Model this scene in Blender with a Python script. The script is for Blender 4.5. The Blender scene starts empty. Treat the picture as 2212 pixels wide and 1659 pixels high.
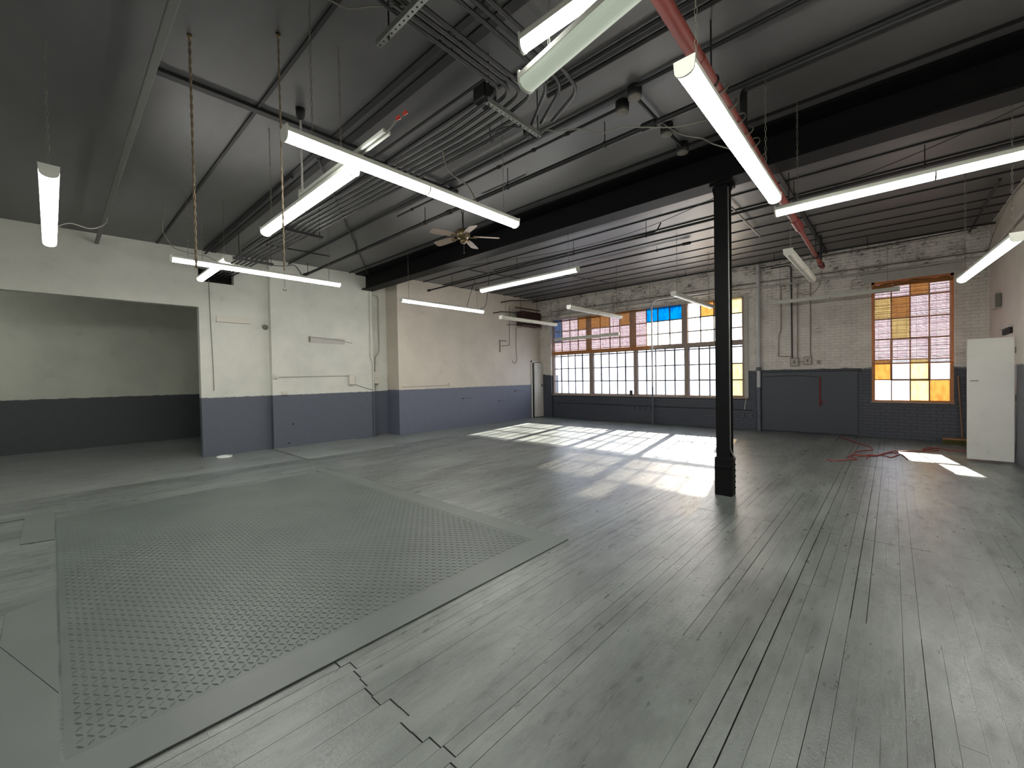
import bpy, math, random
from mathutils import Vector, Matrix
random.seed(7)
sc = bpy.context.scene
COL = sc.collection
PI = math.pi

# ------------------------------------------------------------ camera
CAM_H = 1.6
YAW, PITCH, ROLL, FPX = 0.73733, -0.0166, -0.01796, 904.2
cd = bpy.data.cameras.new('camera')
cam = bpy.data.objects.new('camera', cd); COL.objects.link(cam)
f = Vector((math.cos(YAW)*math.cos(PITCH), math.sin(YAW)*math.cos(PITCH), math.sin(PITCH)))
r = f.cross(Vector((0, 0, 1))).normalized(); u = r.cross(f)
r2 = math.cos(ROLL)*r + math.sin(ROLL)*u; u2 = math.cos(ROLL)*u - math.sin(ROLL)*r
cam.matrix_world = Matrix(((r2.x, u2.x, -f.x, 0), (r2.y, u2.y, -f.y, 0), (r2.z, u2.z, -f.z, CAM_H), (0, 0, 0, 1)))
cd.sensor_fit = 'HORIZONTAL'; cd.sensor_width = 36.0; cd.lens = 36.0*FPX/2212.0
cd.clip_start = 0.05; cd.clip_end = 500
sc.camera = cam
# ------------------------------------------------------------ view, sky, sun
vs = sc.view_settings
sc.display_settings.display_device = 'sRGB'
vs.view_transform = 'Standard'; vs.look = 'None'; vs.gamma = 1.0; vs.use_curve_mapping = False
vs.exposure = 0.0
WORLD_STRENGTH = 5.2
SUN_STRENGTH = 52.0
LAMP = 17.5
w = bpy.data.worlds.new('sky'); sc.world = w; w.use_nodes = True
bg = w.node_tree.nodes['Background']
bg.inputs[0].default_value = (0.90, 0.90, 1.0, 1); bg.inputs[1].default_value = WORLD_STRENGTH
sl = bpy.data.lights.new('sun', 'SUN'); sl.energy = SUN_STRENGTH; sl.angle = 0.012; sl.color = (1.0, 0.88, 0.74)
sun = bpy.data.objects.new('sun', sl); COL.objects.link(sun)
el, az = math.radians(23.1), math.radians(10.0)
sdir = Vector((-math.cos(el)*math.cos(az), -math.cos(el)*math.sin(az), -math.sin(el)))
sun.rotation_euler = sdir.to_track_quat('-Z', 'Y').to_euler(); sun.location = (30, 5, 15)
cy = sc.cycles
cy.use_denoising = True; cy.max_bounces = 10; cy.diffuse_bounces = 6; cy.glossy_bounces = 3
cy.transparent_max_bounces = 16; cy.transmission_bounces = 4
cy.sample_clamp_indirect = 8.0
try: cy.use_light_tree = True
except Exception: pass

# ------------------------------------------------------------ materials
def lin(c):
    if isinstance(c, str):
        c = tuple(int(c[i:i+2], 16)/255 for i in (0, 2, 4))
    return tuple(x/12.92 if x <= .04045 else ((x+.055)/1.055)**2.4 for x in c) + (1,)
class N:
    def __init__(s, name):
        s.m = bpy.data.materials.new(name); s.m.use_nodes = True; s.t = s.m.node_tree
        s.b = s.t.nodes['Principled BSDF']; s.out = s.t.nodes['Material Output']
    def n(s, typ, **k):
        x = s.t.nodes.new(typ)
        for a, v in k.items(): setattr(x, a, v)
        return x
    def l(s, a, b): s.t.links.new(a, b)
    def val(s, x, sock):
        if isinstance(x, bpy.types.NodeSocket): s.l(x, sock)
        else: sock.default_value = x
    def math(s, op, a, b=0.0, c=0.0, clamp=False):
        x = s.n('ShaderNodeMath', operation=op, use_clamp=clamp)
        for i, v in enumerate((a, b, c)): s.val(v, x.inputs[i])
        return x.outputs[0]
    def mix(s, fac, a, b, mode='MIX'):
        x = s.n('ShaderNodeMix', data_type='RGBA', blend_type=mode)
        s.val(fac, x.inputs[0]); s.val(a, x.inputs[6]); s.val(b, x.inputs[7])
        return x.outputs[2]
    def obj(s, scale=(1, 1, 1)):
        tc = s.n('ShaderNodeTexCoord'); mp = s.n('ShaderNodeMapping'); s.l(tc.outputs['Object'], mp.inputs[0])
        mp.inputs['Scale'].default_value = scale
        return mp.outputs[0]
    def noise(s, vec, scale, detail=4, rough=.6):
        x = s.n('ShaderNodeTexNoise'); s.l(vec, x.inputs['Vector'])
        x.inputs['Scale'].default_value = scale; x.inputs['Detail'].default_value = detail; x.inputs['Roughness'].default_value = rough
        return x.outputs[0]
    def ss(s, x, a, b):
        y = s.n('ShaderNodeMapRange', interpolation_type='SMOOTHSTEP'); s.val(x, y.inputs[0])
        y.inputs[1].default_value = a; y.inputs[2].default_value = b
        return y.outputs[0]
    def bump(s, h, dist, strength=1.0):
        x = s.n('ShaderNodeBump'); s.val(h, x.inputs['Height']); x.inputs['Distance'].default_value = dist; x.inputs['Strength'].default_value = strength
        s.l(x.outputs[0], s.b.inputs['Normal']); return x.outputs[0]
def simple(name, c, rough=.5, metal=0.0, var=.12, vscale=6.0, bump=0.0, spec=.5):
    k = N(name); v = k.obj(); nz = k.noise(v, vscale)
    c = lin(c); d = tuple(x*(1-var*2) for x in c[:3])+(1,)
    k.l(k.mix(nz, c, d), k.b.inputs['Base Color'])
    k.b.inputs['Roughness'].default_value = rough; k.b.inputs['Metallic'].default_value = metal
    k.b.inputs['Specular IOR Level'].default_value = spec
    if bump: k.bump(k.noise(v, vscale*8), bump)
    return k.m
def emit(name, c, s):
    k = N(name); k.b.inputs['Base Color'].default_value = lin('e8ece4')
    k.b.inputs['Emission Color'].default_value = lin(c); k.b.inputs['Emission Strength'].default_value = s
    k.b.inputs['Roughness'].default_value = .4
    return k.m
def glass(name, c, gloss=.06):
    k = N(name); t = k.n('ShaderNodeBsdfTransparent'); g = k.n('ShaderNodeBsdfGlossy'); mx = k.n('ShaderNodeMixShader')
    t.inputs[0].default_value = lin(c); g.inputs['Roughness'].default_value = .08
    mx.inputs[0].default_value = gloss; k.l(t.outputs[0], mx.inputs[1]); k.l(g.outputs[0], mx.inputs[2])
    k.l(mx.outputs[0], k.out.inputs[0]); return k.m
def painted_film(name, c, dirt, dif=.75):
    # coloured film pane, streaky, partly see-through and partly diffusing
    k = N(name); v = k.obj((1, 3, 1)); nz = k.ss(k.noise(v, 5), .35, .75)
    F_ = 1.0 if name == 'dusty_glass' else 1.25
    colr = k.mix(nz, tuple(min(1, q*F_) for q in lin(c)[:3])+(1,), tuple(min(1, q*F_) for q in lin(dirt)[:3])+(1,))
    t = k.n('ShaderNodeBsdfTransparent'); tr = k.n('ShaderNodeBsdfTranslucent'); mx = k.n('ShaderNodeMixShader')
    k.l(colr, t.inputs[0]); k.l(colr, tr.inputs[0]); mx.inputs[0].default_value = dif
    k.l(t.outputs[0], mx.inputs[1]); k.l(tr.outputs[0], mx.inputs[2]); k.l(mx.outputs[0], k.out.inputs[0]); return k.m
def slat_mat(name, c, trans):
    k = N(name); v = k.obj((1, .6, 8)); nz = k.noise(v, 9)
    colr = k.mix(nz, lin(c), lin('9a6f4c'))
    d = k.n('ShaderNodeBsdfDiffuse'); tr = k.n('ShaderNodeBsdfTranslucent'); mx = k.n('ShaderNodeMixShader')
    k.l(colr, d.inputs[0]); k.l(colr, tr.inputs[0]); mx.inputs[0].default_value = trans
    k.l(d.outputs[0], mx.inputs[1]); k.l(tr.outputs[0], mx.inputs[2]); k.l(mx.outputs[0], k.out.inputs[0]); return k.m

WHITE_P, GREY_P = 'd6d6cc', '5b606b'
def wall_mat(name, split, white=WHITE_P, grey=GREY_P, edge=.012):
    k = N(name); v = k.obj()
    sx = k.n('ShaderNodeSeparateXYZ'); k.l(v, sx.inputs[0])
    z = sx.outputs[2]; n1 = k.noise(v, 1.3); n2 = k.noise(v, 7.0)
    ze = k.math('ADD', z, k.math('MULTIPLY', k.math('SUBTRACT', n2, .5), edge*4))
    fac = k.ss(ze, split-edge, split+edge)
    wcol = k.mix(k.ss(n1, .3, .75), lin(white), tuple(x*.86 for x in lin(white)[:3])+(1,))
    sm = k.math('MULTIPLY', k.ss(k.noise(v, 2.6, 6, .7), .60, .78), .30)
    wcol = k.mix(sm, wcol, lin('8d8a80'))
    gcol = k.mix(n2, lin(grey), tuple(x*.82 for x in lin(grey)[:3])+(1,))
    k.l(k.mix(fac, gcol, wcol), k.b.inputs['Base Color'])
    k.b.inputs['Roughness'].default_value = .55
    k.bump(k.noise(v, 22), .004, .5); return k.m
def brick_mat():
    k = N('painted_brick'); v = k.obj(); sx = k.n('ShaderNodeSeparateXYZ'); k.l(v, sx.inputs[0])
    cx = k.n('ShaderNodeCombineXYZ'); k.l(sx.outputs[1], cx.inputs[0]); k.l(sx.outputs[2], cx.inputs[1])
    n0 = k.noise(v, 3.0, 5, .65); n1 = k.noise(v, 11.0, 6, .7); n3 = k.noise(k.obj((1, 1.6, 6)), 4.0, 6, .7)
    wob = k.n('ShaderNodeVectorMath', operation='ADD'); k.l(cx.outputs[0], wob.inputs[0])
    sc_ = k.math('MULTIPLY', k.math('SUBTRACT', n1, .5), .022)
    cw = k.n('ShaderNodeCombineXYZ'); k.l(sc_, cw.inputs[0]); k.l(sc_, cw.inputs[1]); k.l(cw.outputs[0], wob.inputs[1])
    br = k.n('ShaderNodeTexBrick'); k.l(wob.outputs[0], br.inputs['Vector'])
    br.inputs['Scale'].default_value = 1; br.inputs['Brick Width'].default_value = .21; br.inputs['Row Height'].default_value = .075
    br.inputs['Mortar Size'].default_value = .010; br.inputs['Mortar Smooth'].default_value = .6
    br.inputs['Color1'].default_value = (1, 1, 1, 1); br.inputs['Color2'].default_value = (.8, .8, .8, 1); br.inputs['Mortar'].default_value = (0, 0, 0, 1)
    z = sx.outputs[2]; mort = br.outputs['Fac']
    up = k.ss(z, 3.2, 3.95)                                   # bare, worn mortar near the ceiling
    worn = k.math('MULTIPLY', k.ss(n0, .42, .62), up)
    worn = k.math('MAXIMUM', worn, k.math('MULTIPLY', k.ss(n0, .60, .72), .55))
    dark = k.math('MULTIPLY', mort, k.math('MULTIPLY_ADD', worn, .45, .05))
    chip = k.math('MULTIPLY', k.ss(n3, .50, .60), k.math('MULTIPLY', worn, .95))
    dk = k.math('MAXIMUM', dark, chip, clamp=True)
    wcol = k.mix(k.ss(n0, .3, .7), lin('e6dfd8'), lin('d2cac2'))
    wcol = k.mix(dk, wcol, lin('2e2a28'))
    gcol = k.mix(n1, lin('50535f'), lin('43454f'))
    gcol = k.mix(k.math('MULTIPLY', mort, .25), gcol, lin('26262c'))
    ze = k.math('ADD', z, k.math('MULTIPLY', k.math('SUBTRACT', n0, .5), .22))
    fac = k.ss(ze, 1.62, 1.69)
    k.l(k.mix(fac, gcol, wcol), k.b.inputs['Base Color']); k.b.inputs['Roughness'].default_value = .5
    h = k.math('ADD', k.math('MULTIPLY', mort, -1.0), k.math('MULTIPLY', n1, .9))
    k.bump(h, .009, .6); return k.m
def floor_mat(name, boards=True):
    k = N(name); v = k.obj((.45, 1.5, 1)); v1 = k.obj(); sx = k.n('ShaderNodeSeparateXYZ'); k.l(v1, sx.inputs[0])
    n0 = k.noise(v, 1.5, 8, .72); n1 = k.noise(v, 8, 6, .7); n2 = k.noise(v1, 45, 4, .7)
    col_ = k.mix(k.ss(n0, .32, .66), lin('7a7f7c' if boards else '868b88'), lin('575c5a' if boards else '747976'))
    blot = k.ss(k.noise(k.obj((.7, 1.0, 1)), .9, 7, .75), .50, .66)
    col_ = k.mix(k.math('MULTIPLY', blot, .45), col_, lin('424644'))
    if boards:
        at = k.n('ShaderNodeAttribute', attribute_name='tone'); col_ = k.mix(k.math('MULTIPLY', at.outputs['Fac'], .22), col_, lin('4d514f'))
        scuff = k.math('MULTIPLY', k.ss(n1, .50, .66), k.ss(n0, .40, .62))
        col_ = k.mix(k.math('MULTIPLY', scuff, .55), col_, lin('2f302e'))
        chips = k.ss(k.noise(k.obj((.5, 2, 1)), 24, 6, .78), .62, .70)
        col_ = k.mix(k.math('MULTIPLY', chips, .7), col_, lin('3a3833'))
    k.l(col_, k.b.inputs['Base Color'])
    k.l(k.math('MULTIPLY_ADD', n1, .34, .15), k.b.inputs['Roughness'])
    k.bump(k.math('ADD', n2, k.math('MULTIPLY', n1, 2.0)), .0026, .7)
    k.b.inputs['Specular IOR Level'].default_value = .85; return k.m
def ceiling_mat():
    k = N('ceiling_paint'); v = k.obj((1, .35, 1)); n0 = k.noise(v, .8, 4, .55); n1 = k.noise(k.obj(), 60, 3)
    k.l(k.mix(k.ss(n0, .3, .7), lin('676566'), lin('535253')), k.b.inputs['Base Color'])
    k.b.inputs['Roughness'].default_value = .42; k.bump(n1, .002, .4); return k.m

M = {}
M['floor'] = floor_mat('floor_boards'); M['sheet'] = floor_mat('painted_sheet', False)
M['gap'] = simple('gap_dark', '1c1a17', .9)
M['ceil'] = ceiling_mat()
M['wall'] = wall_mat('wall_paint', 1.27); M['wall_beige'] = wall_mat('wall_paint_cream', 1.29, 'cfc6b8', '6a6f80')
M['wall_pipe'] = wall_mat('pipe_two_tone', 1.2, 'cfccd0', '686b78'); M['wall_r'] = wall_mat('wall_paint_right', 1.66, 'd8cfc4', '54565e')
M['wall_dark'] = wall_mat('wall_paint_recess', 1.27, 'd2d3c6', '4c4f53')
M['brick'] = brick_mat()
M['black'] = simple('black_paint', '0b0b0d', .6, .0, .2, 4, .002, spec=.2)
M['blackpipe'] = simple('black_pipe_paint', '19181a', .55, 0, .2, 9)
M['dkgrey'] = simple('dark_grey_paint', '3a3939', .5, 0, .2, 9)
M['duct'] = simple('grey_duct', '6f6f6b', .45, .2, .15, 9); M['steel'] = simple('galvanised_steel', '8a8a86', .45, .5, .15, 14)
M['cond'] = simple('dark_conduit_paint', '403f40', .4, .3, .2, 14)
M['red'] = simple('red_oxide_pipe', '9c4a40', .5, 0, .18, 7)
M['redd'] = simple('red_coupling', '8e2d28', .45, 0, .15, 9)
M['white'] = simple('white_enamel', 'd6d6cc', .4, 0, .04, 4)
M['whitepaint'] = simple('white_paint', 'bdb9b2', .5, 0, .1, 9, .001)
M['fixture_off'] = simple('acrylic_lens_unlit', 'cfccc0', .35, 0, .06, 3)
M['cream'] = simple('cream_plastic', 'd8d3c6', .45, 0, .05)
M['lens'] = emit('lit_lens', 'fdfff8', LAMP*2.0)
M['lens_far'] = emit('lit_lens_far', 'fffdf7', LAMP*2.7)
M['lens_dim'] = emit('dim_lens', 'e6f3dc', .40); M['lens_dim'].node_tree.nodes['Principled BSDF'].inputs['Base Color'].default_value = lin('8f9688')
M['rope'] = simple('old_rope', '7d6f5b', .9, 0, .25, 60)
M['wire'] = simple('grey_cable', '7b776c', .6, 0, .15)
M['wireb'] = simple('black_cable', '222021', .6)
M['orange'] = simple('red_orange_wire_nut', 'e2432f', .4, 0, .05)
M['cord'] = simple('red_cord', '9a3f38', .6, 0, .1)
M['wood'] = simple('warm_wood', 'd08a50', .5, 0, .22, 14)
M['wood2'] = simple('painted_window_wood', 'a8958a', .5, 0, .2, 9)
M['sash'] = simple('steel_sash', '6b6868', .5, .2, .15, 9)
M['sashw'] = simple('wood_brown_sash', '9a6a4a', .5, 0, .15, 9)
M['glassup'] = painted_film('dusty_glass', 'f4f2ee', 'dcdad6', .55); M['glass'] = glass('clear_glass', 'f4f8fb'); M['amber'] = painted_film('amber_film', '8a7250', '7c6546')
M['ambl'] = painted_film('pale_amber_film', '9a9278', '8f866a')
M['blue'] = painted_film('blue_film', '006784', '00537a'); M['pale'] = painted_film('frosted_film', 'a8a3ab', '9a949e')
M['blind'] = slat_mat('bamboo_slats', 'd8c0ae', .07); M['cloth'] = slat_mat('brown_valance', 'a8703a', .10)
M['rust'] = simple('rust_brown', '4a3029', .6, .2, .25, 12)
M['fan'] = simple('fan_blade_wood', 'b09a8c', .5, 0, .15, 9); M['brass'] = simple('aged_brass', '7b6a4c', .4, .7, .15)
M['plate'] = simple('tread_plate_paint', '666d6a', .42, .1, .26, 1.6, .001)
M['plate2'] = simple('border_paint', '676d6a', .42, .0, .16, 1.6, .001); M['dish'] = simple('white_plastic_lid', 'e6e8e4', .35, 0, .03)
M['bristle'] = simple('green_bristles', '6d6a35', .8, 0, .2, 50)
M['broomstick'] = simple('broom_handle', '8e6848', .5, 0, .1)
M['doorw'] = wall_mat('door_paint', -5, 'd8d3cb'); M['doorg'] = wall_mat('door_panel_paint', -5, 'dcdad4')

# ------------------------------------------------------------ mesh helpers
class MB:
    def __init__(s): s.v = []; s.f = []; s.sm = []; s.mi = []; s.cur = 0
    def add(s, vs, fs, smooth=False):
        o = len(s.v); s.v += [tuple(x) for x in vs]
        for q in fs: s.f.append(tuple(i+o for i in q)); s.sm.append(smooth); s.mi.append(s.cur)
        return s
    def box(s, x0, x1, y0, y1, z0, z1, b=0.0):
        if x0 > x1: x0, x1 = x1, x0
        if y0 > y1: y0, y1 = y1, y0
        if z0 > z1: z0, z1 = z1, z0
        if b <= 0:
            v = [(x, y, z) for x in (x0, x1) for y in (y0, y1) for z in (z0, z1)]
            return s.add(v, [(0, 1, 3, 2), (4, 6, 7, 5), (0, 4, 5, 1), (2, 3, 7, 6), (0, 2, 6, 4), (1, 5, 7, 3)])
        c = [(x0+x1)/2, (y0+y1)/2, (z0+z1)/2]; h = [(x1-x0)/2, (y1-y0)/2, (z1-z0)/2]; b = min(b, min(h)*.9)
        v = []; idx = {}
        for sx in (-1, 1):
            for sy in (-1, 1):
                for sz in (-1, 1):
                    for a in range(3):
                        p = [sx*(h[0]-b), sy*(h[1]-b), sz*(h[2]-b)]; p[a] += (sx, sy, sz)[a]*b
                        idx[(sx, sy, sz, a)] = len(v); v.append([c[i]+p[i] for i in range(3)])
        F = []
        for a in range(3):
            o = [i for i in range(3) if i != a]
            for sg in (-1, 1):
                q = []
                for (p1, p2) in ((-1, -1), (1, -1), (1, 1), (-1, 1)):
                    k = [0, 0, 0]; k[a] = sg; k[o[0]] = p1; k[o[1]] = p2; q.append(idx[(*k, a)])
                F.append(q)
            for p1 in (-1, 1):
                for p2 in (-1, 1):
                    k0 = [0, 0, 0]; k1 = [0, 0, 0]; k0[a] = -1; k1[a] = 1
                    for k in (k0, k1): k[o[0]] = p1; k[o[1]] = p2
                    F.append((idx[(*k0, o[0])], idx[(*k1, o[0])], idx[(*k1, o[1])], idx[(*k0, o[1])]))
        for sx in (-1, 1):
            for sy in (-1, 1):
                for sz in (-1, 1): F.append([idx[(sx, sy, sz, a)] for a in range(3)])
        return s.add(v, F)
    def tube(s, pts, r, n=8, cap=True, closed=False):
        P = [Vector(p) for p in pts]; m = len(P); R = r if isinstance(r, (list, tuple)) else [r]*m
        T = []
        for i in range(m):
            a = P[(i-1) % m] if (closed or i > 0) else P[i]; b = P[(i+1) % m] if (closed or i < m-1) else P[i]
            d = (b-a); T.append(d.normalized() if d.length > 1e-9 else Vector((0, 0, 1)))
        ref = Vector((0, 0, 1)) if abs(T[0].z) < .9 else Vector((1, 0, 0))
        nrm = T[0].cross(ref).normalized(); V = []
        for i in range(m):
            if i: nrm = (nrm - T[i]*nrm.dot(T[i])); nrm = nrm.normalized() if nrm.length > 1e-6 else T[i].orthogonal().normalized()
            bi = T[i].cross(nrm)
            for k in range(n):
                a = 2*PI*k/n; V.append(P[i] + (nrm*math.cos(a)+bi*math.sin(a))*R[i])
        F = []
        for i in range(m if closed else m-1):
            for k in range(n):
                a = i*n+k; b = i*n+(k+1) % n; j = ((i+1) % m)*n
                F.append((a, b, j+(k+1) % n, j+k))
        s.add(V, F, True)
        if cap and not closed:
            s.add([V[k] for k in range(n)], [tuple(range(n))[::-1]]); s.add([V[(m-1)*n+k] for k in range(n)], [tuple(range(n))])
        return s
    def lathe(s, c, prof, n=20, axis='Z'):
        V = []; F = []; c = Vector(c)
        for (rr, z) in prof:
            for k in range(n):
                a = 2*PI*k/n; p = Vector((rr*math.cos(a), rr*math.sin(a), z))
                if axis == 'X': p = Vector((p.z, p.x, p.y))
                if axis == 'Y': p = Vector((p.x, p.z, p.y))
                V.append(c+p)
        for i in range(len(prof)-1):
            for k in range(n): F.append((i*n+k, i*n+(k+1) % n, (i+1)*n+(k+1) % n, (i+1)*n+k))
        F.append(tuple(range(n))[::-1]); F.append(tuple((len(prof)-1)*n+k for k in range(n)))
        return s.add(V, F, True)
    def prism(s, pts2, ax, a, b):
        # pts2: polygon in the two other axes, extruded along ax from a to b
        n = len(pts2); V = []
        for t in (a, b):
            for (p, q) in pts2:
                V.append({'X': (t, p, q), 'Y': (p, t, q), 'Z': (p, q, t)}[ax])
        F = [tuple(range(n))[::-1], tuple(range(n, 2*n))] + [(i, (i+1) % n, n+(i+1) % n, n+i) for i in range(n)]
        return s.add(V, F)
    def build(s, name, mats, parent=None, origin=None):
        off = Vector((0, 0, 0))
        if origin is not None: off = Vector(origin)
        wl = Vector((0, 0, 0)); p = parent
        while p is not None: wl += Vector(p.location); p = p.parent
        me = bpy.data.meshes.new(name)
        tot = wl + off
        me.from_pydata([(x-tot.x, y-tot.y, z-tot.z) for x, y, z in s.v], [], s.f)
        me.polygons.foreach_set('use_smooth', s.sm); me.polygons.foreach_set('material_index', s.mi)
        for m in (mats if isinstance(mats, (list, tuple)) else [mats]): me.materials.append(m)
        me.update()
        o = bpy.data.objects.new(name, me); COL.objects.link(o); o.location = off
        if parent: o.parent = parent
        return o
def thing(name, label, cat, loc, group=None):
    o = bpy.data.objects.new(name, None); COL.objects.link(o); o.location = loc; o.empty_display_size = .1
    return tag(o, label, cat, group)
def tag(o, label, cat, group=None):
    o['label'] = label; o['category'] = cat
    if group: o['group'] = group
    return o
def struct(o): o['kind'] = 'structure'; return o
def zc(x): return 4.38+.017*x
def smooth_path(pts, k=6):
    P = [Vector(p) for p in pts]; out = []
    for i in range(len(P)-1):
        p0 = P[max(i-1, 0)]; p1 = P[i]; p2 = P[i+1]; p3 = P[min(i+2, len(P)-1)]
        for j in range(k):
            t = j/k
            out.append(.5*((2*p1)+(p2-p0)*t+(2*p0-5*p1+4*p2-p3)*t*t+(3*p1-p0-3*p2+p3)*t**3))
    out.append(P[-1]); return out
def bent(pts, rad=.12, k=6):
    # straight runs with rounded elbows
    P = [Vector(p) for p in pts]; out = [P[0]]
    for i in range(1, len(P)-1):
        a = (P[i-1]-P[i]); b = (P[i+1]-P[i]); ra = min(rad, a.length*.45, b.length*.45)
        A = P[i]+a.normalized()*ra; B = P[i]+b.normalized()*ra
        for j in range(k+1):
            t = j/k; out.append((1-t)**2*A+2*t*(1-t)*P[i]+t*t*B)
    out.append(P[-1]); return out

# ------------------------------------------------------------ setting: floor
XF = 13.25; YR = -1.52
def build_floor():
    mb = MB(); tones = []
    mb.cur = 1; mb.box(-4, 13.6, YR-.2, 11.2, -.06, -.014); tones += [0]*6; mb.cur = 0
    y = YR-.1; W = .083
    special = {2.30: .006, 2.22: .004, 1.36: .007, .93: .009, .57: .009, .50: .004, .16: .008, .25: .004, -.05: .004}
    while y < 8.97:
        y1 = min(y+W, 8.97)
        gy = 0; spec_row = 0
        for s_, g_ in special.items():
            if y <= s_ < y1: spec_row = g_
        cuts = []; x = -3.9+random.uniform(0, 1.5)
        while x < XF:
            cuts.append((x, random.choice([.0002, .0004, .001]))); x += random.uniform(.7, 2.2)
        cuts = [c for c in cuts if abs(c[0]-9.15) > .3]
        cuts.append((9.15, .012))
        if y < 2.3: cuts = [c for c in cuts if abs(c[0]-1.08) > .35] + [(1.08+random.uniform(-.05, .05)*(1 if y > 1.2 else 0), .006)]
        if -1.4 < y < 1.7: cuts = [c for c in cuts if abs(c[0]-5.15) > .3] + [(5.15, .003)]
        cuts = [(-3.95, 0)]+sorted(cuts)+[(XF, 0)]
        for (a, ga), (b, gb) in zip(cuts[:-1], cuts[1:]):
            if b-a < .02: continue
            dz = random.uniform(-.0007, .0007)
            gy = random.choice([.0002]*12+[.001, .0016, .0025, .003])
            if spec_row and random.random() < .85: gy = spec_row*random.uniform(.6, 1.1)
            if a < 1.1 and b < 1.3 and y < 2.3: dz -= .002
            x0, x1, y0_, y1_ = a+ga/2, b-gb/2, y+gy/2, y1-gy/2
            # top and skirts down to the sub-floor
            v = [(x0, y0_, dz), (x1, y0_, dz), (x1, y1_, dz), (x0, y1_, dz), (x0, y0_, -.015), (x1, y0_, -.015), (x1, y1_, -.015), (x0, y1_, -.015)]
            mb.add(v, [(0, 1, 2, 3), (0, 4, 5, 1), (1, 5, 6, 2), (2, 6, 7, 3), (3, 7, 4, 0)])
            tones += [random.random()**1.5]*5
        y = y1
    # smooth sheet flooring along the left wall and into the recess
    mb.cur = 2
    n0 = len(mb.f); mb.box(-4, 13.5, 8.976, 15.3, -.05, -.001); mb.cur = 0
    tones += [.2]*(len(mb.f)-n0)
    o = mb.build('floor', [M['floor'], M['gap'], M['sheet']])
    at = o.data.attributes.new('tone', 'FLOAT', 'FACE'); at.data.foreach_set('value', tones)
    return struct(o)
build_floor()
mb = MB()   # ceiling, tilted slightly up towards the windows
mb.add([(-4, YR-.3, zc(-4)), (13.6, YR-.3, zc(13.6)), (13.6, 15.4, zc(13.6)), (-4, 15.4, zc(-4)),
        (-4, YR-.3, zc(-4)+.2), (13.6, YR-.3, zc(13.6)+.2), (13.6, 15.4, zc(13.6)+.2), (-4, 15.4, zc(-4)+.2)],
       [(0, 1, 2, 3), (7, 6, 5, 4), (0, 4, 5, 1), (1, 5, 6, 2), (2, 6, 7, 3), (3, 7, 4, 0)])
struct(mb.build('ceiling', M['ceil']))
# ceiling battens (seam strips) running towards the left wall
k = 1
def batten(x, y0, y1, w_=.05, h=.02, mat='blackpipe'):
    global k
    b = MB().box(x-w_/2, x+w_/2, y0, y1, zc(x)-h, zc(x)+.02).build('trim_%d' % k, M[mat]); struct(b); k += 1
for x, w_ in ((1.49, .03), (2.27, .06), (2.42, .09), (3.0, .03), (5.43, .035)): batten(x, YR, 10.85, w_)
for x, w_ in ((6.95, .03), (7.58, .028), (8.32, .03), (9.02, .028), (9.70, .028), (10.42, .026), (11.07, .026), (11.63, .026), (12.2, .025)): batten(x, YR, 10.4, w_, .018)
b = MB().prism([(.7, zc(.7)-.035), (2.6, zc(2.6)-.035), (2.6, zc(2.6)+.02), (.7, zc(.7)+.02)], 'Y', 4.78, 4.86).build('trim_%d' % k, M['blackpipe']); struct(b); k += 1
b = MB().prism([(6.2, zc(6.2)-.04), (13.2, zc(13.2)-.04), (13.2, zc(13.2)+.02), (6.2, zc(6.2)+.02)], 'Y', 1.19, 1.25).build('trim_%d' % k, M['blackpipe']); struct(b); k += 1

# ------------------------------------------------------------ setting: walls
ZT = 4.75
mb = MB()                                                   # left wall: header over the recess, main bays
HOLE = (2.15, 2.80, 3.76, 4.06)
mb.box(-4, 2.145, 10.88, 11.05, 3.205, ZT)                 # header
mb.box(2.145, HOLE[0], 10.88, 11.05, 0, ZT)
mb.box(HOLE[0], HOLE[1], 10.88, 11.05, 0, HOLE[2]); mb.box(HOLE[0], HOLE[1], 10.88, 11.05, HOLE[3], ZT)
mb.box(HOLE[1], 3.5, 10.88, 11.05, 0, ZT)
mb.box(3.48, 6.06, 10.72, 11.05, 0, ZT)                    # second, projecting bay
mb.box(6.06, 6.68, 11.0, 11.15, 0, ZT)                     # narrow bay behind the beam end
struct(mb.build('wall_left', M['wall']))
struct(MB().box(6.66, 13.6, 10.4, 11.15, 0, ZT).build('wall_left.001', M['wall_beige']))
mb = MB(); mb.box(-4.2, 4.2, 15.1, 15.3, 0, ZT); mb.box(3.6, 3.8, 11.05, 15.2, 0, ZT); mb.box(-4.2, -4, 10.9, 15.2, 0, ZT)
struct(mb.build('wall_recess', M['wall_dark']))
struct(MB().box(2.0, 3.0, 11.3, 11.32, 3.4, 4.3).build('hole_shade_sheet', M['gap']))  # flat dark sheet standing in for the shade inside the duct hole
mb = MB()                                                   # far brick wall with two window openings
W1 = (3.10, 9.83, .90, 3.82); W2 = (-1.0, .36, .86, 3.70)
D = .32
mb.box(XF, XF+D, W1[1], 11.1, 0, ZT); mb.box(XF, XF+D, W1[0], W1[1], 0, W1[2]); mb.box(XF, XF+D, W1[0], W1[1], W1[3], ZT)
mb.box(XF, XF+D, W2[1], W1[0], 0, ZT); mb.box(XF, XF+D, W2[0], W2[1], 0, W2[2]); mb.box(XF, XF+D, W2[0], W2[1], W2[3], ZT)
mb.box(XF, XF+D, YR-.3, W2[0], 0, ZT)
mb.box(XF-.10, XF, 9.86, 10.4, 0, ZT)                       # shallow pier in the corner
struct(mb.build('wall_far', M['brick']))
struct(MB().box(-4, XF+.3, YR-.2, YR, 0, ZT).build('wall_right', M['wall_r']))
struct(MB().box(-4.2, -4, YR-.2, 11, 0, ZT).build('wall_back', M['wall']))
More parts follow.
